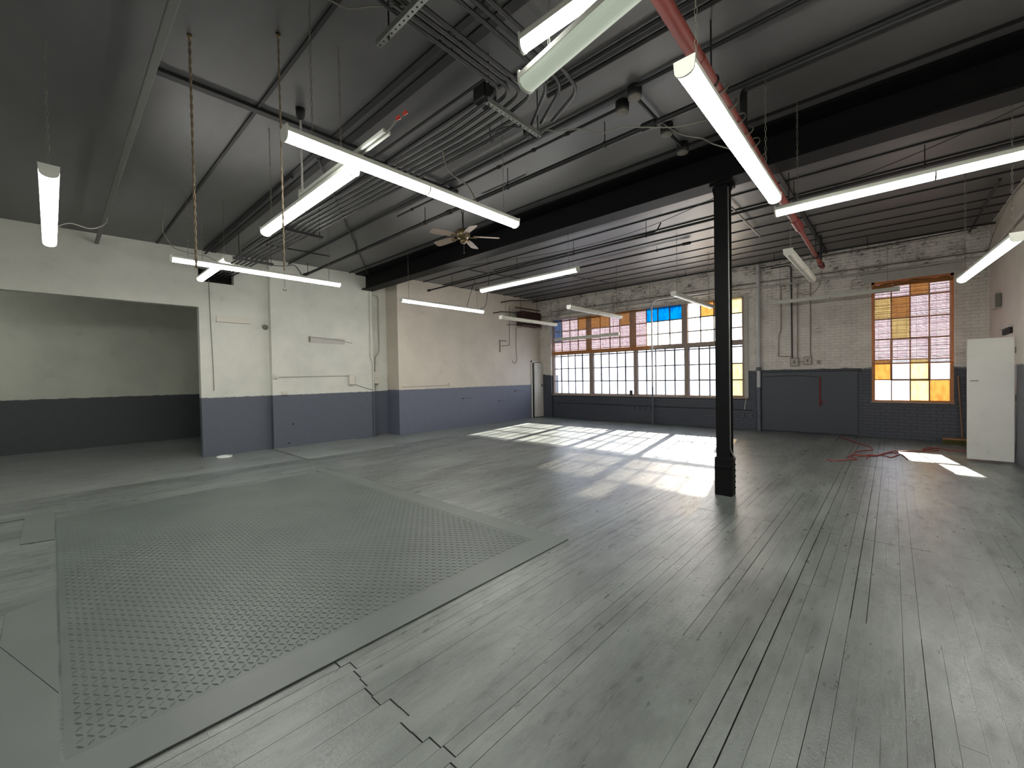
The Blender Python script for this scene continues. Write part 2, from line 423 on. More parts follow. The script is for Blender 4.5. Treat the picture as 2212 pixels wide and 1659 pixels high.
# ledge and lintel above the wide window, grey board over the wainscot
struct(MB().box(XF-.06, XF, 2.9, 10.4, 3.86, 4.06).build('trim_%d' % k, M['brick'])); k += 1
struct(MB().box(XF-.035, XF, .62, 2.68, .02, 1.60, .004).build('trim_%d' % k, simple('grey_board', '484b55', .45, 0, .1, 2))); k += 1
struct(MB().box(XF-.05, XF, .55, 2.70, 1.60, 1.66, .01).build('trim_%d' % k, simple('dark_ledge_paint', '3c3e47', .5))); k += 1
struct(MB().box(XF-.05, XF, -1.12, .50, 3.70, 3.90, .004).build('trim_%d' % k, M['whitepaint'])); k += 1

# ------------------------------------------------------------ windows
def window(name):
    o = bpy.data.objects.new(name, None); COL.objects.link(o); o.location = (XF, 0, 0); return struct(o)
win1 = window('window_1'); XG = XF+.05
def bar(mb, y0, y1, z0, z1, d=.03, x=None): x = XG if x is None else x; mb.box(x-d/2, x+d/2, y0, y1, z0, z1)
# outer frame, transom rail, posts
mb = MB(); bar(mb, 3.10, 3.15, .9, 3.82, .12); bar(mb, 9.79, 9.84, .9, 3.82, .12); bar(mb, 3.1, 9.84, .89, .935, .14)
mb.build('window_frame', M['wood2'], win1)
MB().box(XG-.07, XG+.05, 3.1, 9.84, 3.775, 3.83).build('head_frame', M['whitepaint'], win1)
MB().box(XF-.09, XF+.02, 3.0, 9.86, .86, .90, .006).build('sill', M['wood2'], win1)
mb = MB()
mb.box(XG-.09, XG+.06, 5.9, 9.84, 2.43, 2.55); mb.build('transom_rail', M['wood'], win1)
mb = MB(); mb.box(XG-.07, XG+.06, 3.1, 5.9, 2.43, 2.535); mb.build('transom_rail', M['wood2'], win1)
for (a, b_, z0, z1, mt) in ((8.04, 8.20, .93, 2.43, 'wood2'), (6.34, 6.47, .93, 2.43, 'wood2'), (4.65, 4.78, .93, 2.43, 'wood2'),
                        (8.13, 8.32, 2.54, 3.78, 'wood'), (6.40, 6.60, 2.54, 3.78, 'wood'), (4.68, 4.85, 2.53, 3.78, 'wood2')):
    MB().box(XG-.05, XG+.05, a, b_, z0, z1).build('mullion', M[mt], win1)
struct(MB().box(XF-.03, XF, 3.0, 3.1, .9, 3.9).build('trim_%d' % k, M['whitepaint'])); k += 1
def sash(y0, y1, z0, z1, nc, zs, colored, vent, parent, mat='sash', name='sash', th=.034, ys=None, dflt='glass'):
    mb = MB(); ys = ys or [y0+(y1-y0)*i/nc for i in range(nc+1)]
    for i, yy in enumerate(ys): bar(mb, yy-th/2, yy+th/2, z0, z1)
    for zz in [z0]+list(zs)+[z1]: bar(mb, y0, y1, zz-th/2, zz+th/2)
    if vent:
        a, b_, c, d = ys[vent[0]], ys[vent[1]], vent[2], vent[3]
        for (p, q) in ((a, a), (b_, b_)): bar(mb, p-.02, p+.02, c, d, .05)
        for zz in (c, d): bar(mb, a, b_, zz-.02, zz+.02, .05)
    s = mb.build(name, M[mat], parent)
    zz = [z0]+list(zs)+[z1]; groups = {}
    for i in range(len(ys)-1):
        for j in range(len(zz)-1):
            groups.setdefault(colored.get((i, j), dflt), []).append((ys[i], ys[i+1], zz[j], zz[j+1]))
    nm = dict(glass='clear_glass', glassup='dusty_glass', amber='amber_glass', ambl='pale_amber_glass', blue='blue_glass', pale='frosted_glass')
    for g, L in groups.items():
        m2 = MB()
        for (a, b_, c, d) in L: m2.box(XG-.003, XG+.003, a+.004, b_-.004, c+.004, d-.004)
        m2.build(nm[g], M[g], s)
    return s
ZS = (1.405, 1.88, 2.36)
# columns count from the right-hand (low Y) side
sash(3.15, 4.65, .935, 2.425, 5, ZS, {(0, 0): 'ambl', (0, 1): 'ambl'}, (1, 4, 1.405, 2.36), win1)
sash(4.78, 6.34, .935, 2.425, 5, ZS, {}, (1, 4, 1.405, 2.36), win1)
sash(6.47, 8.04, .935, 2.425, 5, ZS, {}, (1, 4, 1.405, 2.36), win1)
sash(8.20, 9.79, .935, 2.425, 5, ZS, {}, (1, 4, 1.405, 2.36), win1)
ZU = (2.91, 3.32)
sash(3.15, 4.68, 2.54, 3.775, 4, ZU, {(1, 2): 'amber', (2, 2): 'amber', (0, 2): 'ambl'}, None, win1, dflt='glassup')
sash(4.85, 6.40, 2.54, 3.775, 4, ZU, {(0, 2): 'blue', (1, 2): 'blue', (2, 2): 'blue', (3, 2): 'pale', (3, 1): 'pale', (3, 0): 'pale'}, None, win1, dflt='glassup')
sash(6.60, 8.13, 2.54, 3.775, 4, ZU, {(0, 2): 'amber', (1, 2): 'pale', (2, 2): 'amber', (3, 2): 'amber'}, None, win1, dflt='pale')
sash(8.32, 9.79, 2.54, 3.775, 4, ZU, {(3, 2): 'blue', (3, 1): 'blue', (1, 2): 'pale', (0, 2): 'amber', (2, 2): 'pale'}, None, win1, dflt='pale')
win2 = window('window_2')
mb = MB(); bar(mb, .31, .36, .86, 3.7, .1); bar(mb, -1.0, -.95, .86, 3.7, .1); bar(mb, -1.0, .36, .86, .90, .12); bar(mb, -1.0, .36, 3.64, 3.70, .1)
mb.build('window_frame', M['wood'], win2)
MB().box(XF-.05, XF+.02, -1.02, .38, .83, .86, .005).build('sill', M['wood2'], win2)
Y2 = [-.95, -.622, -.309, .011, .314]
sash(-.95, .314, .89, 3.64, 4, (1.374, 1.85, 2.329, 2.811, 3.30), {(0, 0): 'amber', (1, 0): 'ambl', (1, 1): 'ambl', (3, 1): 'amber', (2, 3): 'ambl', (2, 4): 'amber', (3, 4): 'ambl',
     (1, 5): 'amber', (0, 3): 'pale', (0, 4): 'pale', (1, 3): 'pale', (1, 4): 'pale', (3, 3): 'pale', (0, 2): 'pale', (1, 2): 'pale', (3, 2): 'pale', (2, 2): 'pale', (0, 5): 'pale', (2, 5): 'pale', (3, 5): 'pale'},
     (1, 3, 1.374, 2.329), win2, 'sashw', 'sash', .022, Y2)

# bamboo roll-up blinds
def blind(label, y0, y1, z0, z1, x, group):
    t = thing('bamboo_blind', label, 'blind', (x, (y0+y1)/2, z0), group)
    mb = MB(); z = z0+.01; j = 0
    while z < z1:
        h = .0140; a = random.uniform(-.0015, .0015)
        mb.box(x-.002, x+.002, y0+random.uniform(0, .006), y1-random.uniform(0, .006), z+a, z+a+h); z += .0175
    mb.build('slats', M['blind'], t)
    mb = MB(); y = y0+.08
    while y < y1: mb.tube([(x-.004, y, z0), (x-.004, y, z1)], .0016, 4); y += .16
    mb.build('cord', M['wire'], t)
    MB().box(x-.014, x+.014, y0-.01, y1+.01, z0-.01, z0+.02, .004).build('bottom_rail', M['wood'], t)
    MB().tube([(x-.01, y0-.01, z1), (x-.01, (y0+y1)/2, z1+.01), (x-.01, y1+.01, z1)], .024, 8).build('head_roll', M['cloth'], t)
    return t
blind('bamboo blind over the leftmost upper panes of the wide window', 7.72, 9.76, 2.57, 3.70, XF-.03, None)
blind('bamboo blind covering upper panes just left of the blue glass', 5.98, 7.68, 2.57, 3.73, XF-.03, None)
blind('tall bamboo blind hanging in the narrow right-hand window', -.97, .33, 1.75, 3.56, XF-.03, None)
mb = MB(); pts = []
for i in range(25):
    y = -.93+1.24*i/24; pts.append((XF-.05-.006*math.sin(i*1.9), y, 3.585+.012*math.sin(i*.8)+.03*math.sin(PI*i/24)))
mb.tube(pts, [.035+.012*math.sin(i*1.3) for i in range(25)], 8)
tag(mb.build('valance_cloth', M['cloth'], None, (XF-.05, -.3, 3.6)), 'rumpled brown cloth bunched along top of the right-hand window', 'cloth')
tag(MB().box(XF-.06, XF-.02, 6.50, 6.60, .90, 1.08, .006).build('sill_carton', M['dkgrey'], None, (XF-.04, 6.55, .9)), 'small dark carton standing on the sill of the wide window', 'box')

# ------------------------------------------------------------ doors
d1 = bpy.data.objects.new('door_1', None); COL.objects.link(d1); d1.location = (12.62, 10.36, 0); struct(d1)
mb = MB(); mb.add([(12.70, 10.33, .03), (13.14, 10.26, .03), (13.14, 10.26, 2.13), (12.70, 10.33, 2.13), (12.70, 10.37, .03), (13.14, 10.30, .03), (13.14, 10.30, 2.13), (12.70, 10.37, 2.13)],
           [(0, 1, 2, 3), (7, 6, 5, 4), (0, 4, 5, 1), (1, 5, 6, 2), (2, 6, 7, 3), (3, 7, 4, 0)])
lf = mb.build('door_leaf', M['doorw'], d1)
MB().box(13.04, 13.07, 10.24, 10.27, 1.20, 1.30, .004).build('latch_plate', M['dkgrey'], lf)
MB().box(12.60, 12.695, 10.385, 10.40, 0, 2.13).build('gap', M['gap'], d1)
mb = MB(); mb.box(12.56, 12.60, 10.36, 10.41, 0, 2.22); mb.box(12.56, 13.15, 10.36, 10.41, 2.17, 2.22); mb.build('door_frame', M['doorw'], d1)
for z in (.45, 1.75): MB().tube([(12.66, 10.345, z-.05), (12.66, 10.345, z+.05)], .014, 8).build('hinge', M['steel'], d1)
d2 = bpy.data.objects.new('door_2', None); COL.objects.link(d2); d2.location = (10.72, YR, 0); struct(d2)
lf = MB().box(10.70, 10.745, -1.50, -.965, .035, 2.115, .004).build('door_leaf', M['doorg'], d2)
MB().box(10.696, 10.702, -1.10, -1.0, 1.385, 1.40).build('scuff_mark', M['wire'], lf)
for z in (.3, 1.1, 1.9): MB().tube([(10.72, -1.505, z-.05), (10.72, -1.505, z+.05)], .012, 8).build('hinge', M['steel'], d2)

# ------------------------------------------------------------ beam and column
bm = thing('steel_beam', 'big black steel beam crossing the ceiling above the column', 'beam', (5.92, 4.6, 4.06))
mb = MB(); mb.box(5.76, 6.08, YR+.01, 10.99, 4.05, 4.08); mb.build('bottom_flange', M['black'], bm)
mb = MB(); mb.box(5.89, 5.93, YR+.01, 10.99, 4.08, 4.46); mb.build('web', M['black'], bm)
mb = MB(); mb.box(5.60, 6.20, YR+.01, 10.99, 4.435, 4.47); mb.build('top_flange', M['black'], bm)
ct = thing('steel_column', 'black riveted steel column standing on the wooden floor', 'column', (5.95, 1.63, 0))
cx, cyy = 5.95, 1.635
mb = MB(); mb.box(cx-.075, cx-.062, cyy-.075, cyy+.085, .5, 4.05); mb.box(cx+.062, cx+.075, cyy-.085, cyy+.085, .5, 4.05); mb.box(cx-.062, cx+.062, cyy-.055, cyy+.07, .5, 4.05)
mb.build('shaft', M['black'], ct)
bs = MB().box(cx-.085, cx+.085, cyy-.105, cyy+.105, .0, .50, .006)
bs.box(cx-.10, cx+.02, cyy-.09, cyy+.09, .36, .40, .006)
bso = bs.build('base_casting', M['black'], ct)
for i in range(6):
    for (px, py, ax) in ((cx-.085, cyy-.09, 'X'), (cx-.05, cyy-.105, 'Y'), (cx+.05, cyy-.105, 'Y'), (cx-.085, cyy+.09, 'X')):
        MB().lathe((px, py, .10+.075*i), [(.010, -.012), (.012, 0), (.010, .012)], 8, ax).build('rivet', M['black'], bso)
mb = MB(); mb.box(cx-.13, cx+.13, cyy-.12, cyy+.12, 4.02, 4.05); mb.prism([(cyy-.12, 4.02), (cyy-.075, 4.02), (cyy-.075, 3.86)], 'X', cx-.02, cx+.02); mb.prism([(cyy+.12, 4.02), (cyy+.085, 4.02), (cyy+.085, 3.86)], 'X', cx-.02, cx+.02)
mb.build('cap_plate', M['black'], ct)
tag(MB().tube(bent([(cx-.035, cyy-.075, 4.0), (cx-.035, cyy-.075, .6), (cx-.02, cyy-.13, .49)], .05), .011, 8).build('conduit', M['steel'], None, (cx, cyy-.075, .5)), 'thin grey conduit running down the side of the black column', 'conduit')

# ------------------------------------------------------------ light fixtures
def chain_mb(mb, x, y, z0, z1):
    z = z0; i = 0; P = .045
    while z < z1-.01:
        h = min(P+.008, z1-z); pts = []
        for a in range(8):
            t = 2*PI*a/8; rx = .008*math.cos(t); pts.append((x+(rx if i % 2 else 0), y+(0 if i % 2 else rx), z+h/2+(h/2)*math.sin(t)))
        mb.tube(pts, .0022, 4, closed=True); z += P; i += 1
def fixture(label, a, axis, L, lit, rz=0.0, chains=(.2, None), lens='lens', group=None, name='strip_light', wd=.115, tilt=0.0, chain_up=None):
    """Builds along +X from the origin, then turns about Z."""
    t = thing(name, label, 'light fixture', (0, 0, 0), group)
    W = wd/2
    MB().prism([(-W, 0), (-W, .030), (-W*.8, .042), (W*.8, .042), (W, .030), (W, 0)], 'X', .012, L-.012).build('housing', M['white'], t)
    prof = [(-W+.004, 0)]+[(-(W-.004)*math.cos(PI*i/10)*(1.0), -.050*math.sin(PI*i/10)**.7) for i in range(1, 10)]+[(W-.004, 0)]
    half = L/2
    for (p, q) in ((.012, half-.006), (half+.006, L-.012)):
        MB().prism(prof, 'X', p, q).build('diffuser', M[lens] if lit else M['fixture_off'], t)
    MB().prism([(x*1.04, z*1.04) for x, z in prof], 'X', half-.006, half+.006).build('joint_ring', M['steel'], t)
    cap = [(-W-.003, .045), (W+.003, .045)]+[(x*1.07, z*1.08-.001) for x, z in prof[::-1]]
    for (p, q) in ((0, .014), (L-.014, L)): MB().prism(cap, 'X', p, q).build('end_cap', M['white'], t)
    t.location = a; t.rotation_euler = (0, tilt, (PI/2 if axis == 'Y' else 0)+rz)
    ang = t.rotation_euler.z; ca = []
    for cpos in chains:
        if cpos is None: cpos = L-.2
        cpos = float(cpos)
        wx = a[0]+math.cos(ang)*cpos; wy = a[1]+math.sin(ang)*cpos
        top = (chain_up or zc(wx)-.004)-a[2]
        m2 = MB(); chain_mb(m2, 0, 0, .04, top)
        c = m2.build('chain', M['wire'], None); c.parent = t; c.location = (cpos, 0, 0)
        c.rotation_euler = (0, -tilt, 0)
    return t
fixture('lit strip light hanging over the far-left opening, seen end-on', (.03, 4.84, 3.27), 'Y', 2.44, True)
fixture('large lit strip light in the upper centre-left, longest in view', (1.13, 3.137, 3.33), 'X', 2.44, True)
fixture('lit strip light passing behind and below the large one, beside the empty channel', (1.69, 3.235, 3.31), 'Y', 2.06, True)
fixture('long lit strip light hanging in front of the left wall duct hole', (1.17, 7.50, 3.36), 'X', 2.44, True, lens='lens_far')
fixture('lit strip light half hidden, crossing in front of the duct hole in the left wall', (1.85, 7.44, 3.465), 'Y', 1.75, True, lens='lens_far')
fixture('lit strip light hanging in front of the cream wall, left of the unlit one', (5.10, 7.817, 3.31), 'X', 2.44, True, lens='lens_far')
fixture('lit strip light hanging under the ceiling just beyond the beam, near the cream wall', (6.244, 4.063, 3.47), 'Y', 2.44, True, lens='lens_far')
fixture('unlit white strip light hanging in front of the brown unit heater', (7.94, 7.577, 3.17), 'X', 2.44, False)
fixture('unlit white strip light hanging before the blinds of the wide window', (7.85, 5.372, 3.15), 'X', 2.44, False)
fixture('slim unlit strip light hanging level across the bamboo blinds', (11.69, 6.16, 2.86), 'Y', 2.44, False, wd=.07)
fixture('unlit strip light hanging before the amber panes, left of the column', (8.60, 3.306, 3.25), 'X', 2.44, False)
fixture('unlit white strip light hanging beside the far end of the red pipe', (6.99, 1.078, 3.29), 'X', 2.44, False, chain_up=3.895)
fixture('long lit strip light at right edge, crossing beneath the red pipe', (5.24, -1.49, 3.31), 'Y', 2.41, True)
fixture('bright lit strip light hanging alongside the red pipe, end cap towards the camera', (2.42, .856, 3.32), 'X', 2.44, True, chains=(.2, 2.05))
fixture('lit strip light at the top edge, upper-left of a pair, white end showing', (1.785, -.94, 3.425), 'Y', 2.44, True, wd=.07, chains=(.2, 1.9))
fixture('dim greenish strip light at the top edge, lower-right of a pair', (1.478, -.836, 3.30), 'Y', 2.44, True, rz=-.17, lens='lens_dim', wd=.12)
fixture('lit strip light beside the right wall above the white door panel', (6.55, -.94, 2.92), 'X', 2.50, True, rz=.07, lens='lens_far')
fixture('slim unlit strip light crossing the brick wall to the top of the right-hand window', (12.55, -.13, 3.39), 'Y', 2.44, False, wd=.07)

fixture('added unseen strip light brightening the left recess', (-2.3, 11.8, 3.9), 'Y', 2.44, True)  # added out of view to brighten the recess walls
fixture('added unseen fill strip light behind the camera on the left, nearer the opening', (-2.2, 6.2, 3.3), 'Y', 2.44, True)  # added fill light, out of view, lifts the left side
fixture('added unseen fill strip light behind the camera on the left, farther from the opening', (-2.2, 1.2, 3.3), 'Y', 2.44, True)  # second fill light added out of view for the left side

# empty channel with loose wires above the crossing lights
t = thing('empty_lamp_channel', 'slim white lamp channel with loose wires and red wire nuts', 'light fixture', (1.68, 3.4, 3.40))
MB().box(1.66, 1.68, 2.72, 4.25, 3.39, 3.42, .003).box(1.70, 1.72, 2.72, 4.25, 3.39, 3.42, .003).build('channel', M['white'], t)
nut = [(1.69, 2.60, 3.44), (1.67, 2.57, 3.42), (1.70, 2.53, 3.45)]
for i, q in enumerate(nut):
    MB().tube(smooth_path([(1.69, 2.73, 3.41), (1.68+.01*i, 2.67, 3.40+.01*i), q]), .003, 6).build('loose_wire', M['wire'], t)
    MB().tube([q, (q[0]+.012, q[1]-.03, q[2]+.012)], [.009, .014], 8).build('wire_nut', M['orange'], t)
t = thing('conduit_drop', 'white conduit dropping from ceiling to a junction box over the crossing lights', 'conduit', (1.80, 4.52, 3.5))
MB().tube([(1.80, 4.52, zc(1.8)), (1.80, 4.52, 3.58)], .011, 8).build('conduit', M['whitepaint'], t)
MB().box(1.77, 1.83, 4.48, 4.56, 3.47, 3.58, .006).build('junction_box', M['whitepaint'], t)
MB().lathe((1.80, 4.52, zc(1.8)-.12), [(.03, 0), (.045, .06), (.045, .13)], 12).build('ceiling_canopy', M['blackpipe'], t)

# ------------------------------------------------------------ pipes and conduits under the ceiling
def pipe(name, label, cat, pts, r_, mat, hang=(), couple=(), group=None, n=10, rh=.006, rad=.1):
    P = bent(pts, rad) if len(pts) > 2 else pts
    c = Vector(pts[0]).lerp(Vector(pts[-1]), .5)
    if mat.startswith('wall'): c.z = 0
    if not hang and not couple:
        return tag(MB().tube(P, r_, n).build(name, M[mat], None, c), label, cat, group)
    t = thing(name, label, cat, c, group); MB().tube(P, r_, n).build('pipe_run', M[mat], t)
    for (x, y, z) in hang:
        m = MB(); m.tube([(x, y, z), (x, y, zc(x))], rh, 6); m.lathe((x, y, z), [(r_+.006, -.012), (r_+.010, 0), (r_+.006, .012)], 12, 'Y' if abs(pts[0][1]-pts[-1][1]) > abs(pts[0][0]-pts[-1][0]) else 'X')
        m.build('hanger', M['blackpipe'], t)
    for (p, q, rr) in couple:
        MB().tube([p, Vector(p).lerp(Vector(q), .06), Vector(p).lerp(Vector(q), .94), q], [rr*.92, rr, rr, rr*.92], n).build('coupling', M['redd'] if mat == 'red' else M[mat], t)
    return t
pipe('sprinkler_pipe', 'heavy black sprinkler pipe hung from rods on the near side of the beam', 'pipe', [(4.26, 10.7, 4.20), (4.26, YR+.02, 4.20)], .030, 'blackpipe',
     [(4.26, y, 4.20) for y in (10.5, 8.1, 5.76, 3.88, 2.39, -.6)], [((4.26, 10.75, 4.2), (4.26, 10.62, 4.2), .042), ((4.26, 5.2, 4.2), (4.26, 5.08, 4.2), .038), ((4.26, 1.95, 4.2), (4.26, 1.8, 4.2), .045)])
pipe('sprinkler_pipe', 'black sprinkler pipe hung just beyond the beam from left wall to right', 'pipe', [(7.68, 10.3, 4.24), (7.68, YR+.02, 4.24)], .022, 'blackpipe',
     [(7.68, y, 4.24) for y in (9.2, 6.74, 5.1, 3.46, 1.1, -.32)], [((7.68, 10.32, 4.24), (7.68, 10.2, 4.24), .034)])
pipe('ceiling_pipe', 'black pipe fixed flat under the ceiling, left of the junction boxes', 'pipe', [(3.91, 10.8, zc(3.9)-.03), (3.91, YR+.02, zc(3.9)-.03)], .020, 'blackpipe')
pipe('ceiling_pipe', 'left one of two close black pipes under the ceiling by the dim light', 'pipe', [(3.30, 2.45, zc(3.3)-.03), (3.32, YR+.02, zc(3.3)-.03)], .020, 'blackpipe')
pipe('ceiling_pipe', 'right one of two close black pipes under the ceiling by the dim light', 'pipe', [(3.42, 2.55, zc(3.4)-.03), (3.46, YR+.02, zc(3.4)-.03)], .022, 'blackpipe')
pipe('ceiling_pipe', 'thin black pipe ending at the conduit tray from the far-left ceiling', 'pipe', [(2.79, 10.2, 4.38), (2.79, 2.78, 4.38)], .015, 'blackpipe', [(2.79, 8.0, 4.38), (2.79, 5.5, 4.38)])
pipe('ceiling_pipe', 'lumpy black conduit ending at the nearer round ceiling box', 'pipe', [(4.08, 6.3, 4.40), (4.08, 2.1, 4.40)], .016, 'blackpipe', (), [((4.08, y, 4.40), (4.08, y-.05, 4.40), .024) for y in (5.9, 4.9, 3.9, 3.3, 2.8)])
pipe('ceiling_pipe', 'black pipe running down towards the left wall beside the long rope', 'pipe', [(2.26, 10.75, 4.33), (2.26, 6.0, 4.36)], .02, 'blackpipe')
pipe('ceiling_pipe', 'black pipe under the far ceiling ending in an elbow', 'pipe', [(7.55, 7.4, 4.30), (7.75, 3.28, 4.30), (7.75, 3.20, 4.44)], .013, 'blackpipe')
pipe('ceiling_pipe', 'short black pipe capped at both ends under the far ceiling', 'pipe', [(9.45, 6.1, 4.45), (9.45, 3.3, 4.46)], .020, 'blackpipe', [(9.45, 4.0, 4.45)], [((9.45, 3.42, 4.46), (9.45, 3.25, 4.46), .034)])
pipe('ceiling_pipe', 'heavy black pipe along the top of the far brick wall', 'pipe', [(12.35, 10.1, 4.42), (12.35, YR+.03, 4.42)], .022, 'blackpipe', [(12.35, y, 4.42) for y in (9.5, 6.6, 4.4, 2.2, .4)])
pipe('ceiling_pipe', 'pale slanting pipe under the ceiling just right of the column', 'pipe', [(7.9, 2.03, 4.44), (10.1, 2.05, 4.47)], .016, 'whitepaint')
pipe('ceiling_pipe', 'thin black pipe running diagonally to the beam end at the left wall', 'pipe', [(2.32, 5.34, 4.39), (5.98, 10.68, 4.44)], .014, 'dkgrey')
pipe('ceiling_pipe', 'black pipe crossing from the conduit bundle to a ceiling outlet', 'pipe', [(2.6, 4.87, 4.39), (4.15, 4.87, 4.41)], .018, 'blackpipe', (), [((4.06, 4.87, 4.41), (4.2, 4.87, 4.41), .04)])
pipe('ceiling_pipe', 'short loose black pipe under the ceiling right of the fan', 'pipe', [(4.62, 4.75, 4.43), (4.62, 3.85, 4.43)], .012, 'blackpipe')
pipe('ceiling_pipe', 'thin black pipe crossing the far-left ceiling near the cream wall', 'pipe', [(7.55, 8.29, 4.46), (9.9, 8.0, 4.49)], .012, 'blackpipe')
pipe('ceiling_pipe', 'thin black pipe crossing the far ceiling towards the brick wall', 'pipe', [(9.79, 6.97, 4.49), (11.9, 6.6, 4.52)], .012, 'blackpipe')
pipe('ceiling_pipe', 'black cross pipe high above the long strip light on the left', 'pipe', [(2.95, 9.4, 4.38), (4.3, 9.4, 4.40)], .014, 'blackpipe')
pipe('ceiling_pipe', 'black pipe near the right wall under the far ceiling', 'pipe', [(9.6, -1.2, 4.42), (12.9, -1.2, 4.45)], .02, 'blackpipe')
t = thing('red_pipe', 'long red sprinkler main running overhead to the brick wall', 'pipe', (7, 1.1, 3.95))
def yl(x): return 1.04+.0095*x
MB().tube([(-1.5, yl(-1.5), 3.95), (7.9, yl(7.9), 3.95)], .050, 16).build('pipe_run', M['red'], t)
MB().tube([(7.9, yl(7.9), 3.95), (11.64, yl(11.64), 3.95)], .034, 14).build('pipe_run', M['red'], t)
for x, l, rr in ((3.3, .02, .054), (4.3, .02, .054), (5.35, .02, .055), (7.75, .55, .062), (11.1, .5, .046)):
    MB().tube([(x, yl(x), 3.95), (x+l, yl(x), 3.95)], rr, 16).build('coupling', M['redd'], t)
MB().tube([(11.6, yl(11.6), 3.95), (11.68, yl(11.6), 3.95)], .052, 14).build('end_cap', M['redd'], t)
for x in (1.5, 3.64, 7.3, 10.5, 11.4):
    m = MB(); m.tube([(x, yl(x), 3.99), (x, yl(x), zc(x))], .007 if x < 11 else .02, 6); m.lathe((x, yl(x), 3.95), [(.058, -.012), (.062, 0), (.058, .012)], 14, 'X'); m.build('hanger', M['blackpipe'], t)
pipe('branch_pipe', 'black pipe rising above the red pipe and turning along the beam', 'pipe', [(4.66, 1.08, 4.0), (4.66, 1.08, 4.40), (4.66, YR+.03, 4.40)], .034, 'blackpipe', rad=.08)
tag(MB().box(.60, .655, YR+.02, 10.86, 4.19, 4.225, .004).build('flat_duct', M['duct'], None, (.63, 5, 4.2)), 'wide grey flat duct running under the upper-left ceiling into the left wall', 'duct')
cable_pts = [(2.33, 10.86, 3.80), (2.34, 10.865, 3.0), (2.36, 10.865, 2.2), (2.37, 10.865, 1.42)]
tag(MB().tube(smooth_path(cable_pts), .007, 6).build('loose_cable', M['wire'], None, cable_pts[0]), 'thin cable hanging down the white wall from the duct hole', 'cable')
# round ceiling outlets and the conduit joining them
pts = [(3.95, 1.88), (4.08, 2.08), (4.80, 1.90), (5.33, 1.915)]
lab = ['farthest left of the row of round ceiling outlet boxes', 'round ceiling outlet box at the end of the lumpy conduit', 'round ceiling outlet box beside the sprinkler pipe crossing', 'round ceiling outlet box closest to the beam']
for (x, y), l in zip(pts, lab):
    t = thing('ceiling_outlet', l, 'junction box', (x, y, 4.34), 'round outlet boxes on the ceiling')
    MB().lathe((x, y, 4.34), [(.066, .012), (.070, .03), (.070, .115)], 20).build('box_body', M['blackpipe'], t)
    MB().lathe((x, y, 4.33), [(.052, 0), (.065, .006), (.065, .022)], 20).build('cover', M['wire'], t)
pipe('ceiling_conduit', 'black conduit joining the row of round ceiling outlet boxes', 'conduit', [(4.02, 1.89, 4.375), (5.28, 1.91, 4.40)], .018, 'blackpipe')
# conduit bundle: comes over the channel, turns and runs to the hole in the left wall
for i in range(6):
    x0 = 2.68+.082*i; x1 = 2.27+.082*i; zz = 4.045; yy = 2.50-.055*i
    p = [(1.0, yy, 4.10+.012*(i % 2)), (x0, yy, 4.10), (x0, yy+.25, 4.06), (x0+.01, 3.2, zz), (x1, 11.2, 3.90)]
    if i >= 4: p = [(x0+.0, 2.62, zz), (x0+.01, 3.2, zz), (x1, 11.2, 3.90)]
    wh = ['outermost left', 'second from left', 'third from left', 'third from right', 'second from right', 'outermost right'][i]
    tag(MB().tube(bent(p, .12), .0165, 8).build('bundle_conduit', M['cond'], None, (x0, 3.2, zz)), wh+' of six parallel dark conduits running to the wall hole', 'conduit', 'bundle of parallel conduits')
for i, (yy, z) in enumerate(((2.18, 4.17), (2.10, 4.17), (2.0, 4.14))):
    tag(MB().tube(bent([(.9, yy, z), (2.62+.12*i, yy, z), (3.0+.10*i, yy+.05, z-.01), (3.25+.05*i, yy+.45, 4.09)], .12), .017, 8).build('feeder_conduit', M['cond'], None, (1.8, yy, z)),
        ['upper', 'middle', 'lower'][i]+' of three thicker conduits coming in from the top edge', 'conduit', 'feeder conduits at the top')
def strut(label, p0, p1, rods, mat='cond'):
    t = thing('strut_channel', label, 'bracket', p0); ax = 'X' if abs(p1[0]-p0[0]) > abs(p1[1]-p0[1]) else 'Y'
    m = MB(); h = .0205
    if ax == 'X':
        m.box(p0[0], p1[0], p0[1]-h, p0[1]-h+.003, p0[2]-.04, p0[2]); m.box(p0[0], p1[0], p0[1]+h-.003, p0[1]+h, p0[2]-.04, p0[2]); m.box(p0[0], p1[0], p0[1]-h, p0[1]+h, p0[2]-.043, p0[2]-.04)
    else:
        m.box(p0[0]-h, p0[0]-h+.003, p0[1], p1[1], p0[2]-.04, p0[2]); m.box(p0[0]+h-.003, p0[0]+h, p0[1], p1[1], p0[2]-.04, p0[2]); m.box(p0[0]-h, p0[0]+h, p0[1], p1[1], p0[2]-.043, p0[2]-.04)
    m.cur = 1; L = abs(p1[0]-p0[0]) if ax == 'X' else abs(p1[1]-p0[1]); n_ = int(L/.05)
    for i in range(n_):
        s_ = (i+.5)/n_; q = Vector(p0).lerp(Vector(p1), s_)
        m.lathe((q.x, q.y, q.z-.0445), [(.0075, 0), (.0075, .001)], 8)
    m.build('channel', [M[mat], M['gap']], t)
    for (x, y) in rods: MB().tube([(x, y, p0[2]-.07), (x, y, zc(x))], .006, 6).build('threaded_rod', M['blackpipe'], t)
    return t
strut('perforated steel channel at the top edge carrying conduits, pale edge', (1.66, 1.2, 4.06), (1.66, 2.76, 4.06), [(1.66, 2.62), (1.66, 1.35)], 'steel')
strut('perforated steel channel under the bend of the conduit bundle', (2.60, 2.60, 4.03), (3.34, 2.60, 4.03), [(2.63, 2.60), (3.31, 2.60)], 'steel')
strut('dark steel channel crossing under the bundle near the left wall', (2.30, 9.02, 3.92), (3.0, 9.02, 3.92), [(2.42, 9.02), (2.96, 9.02)])
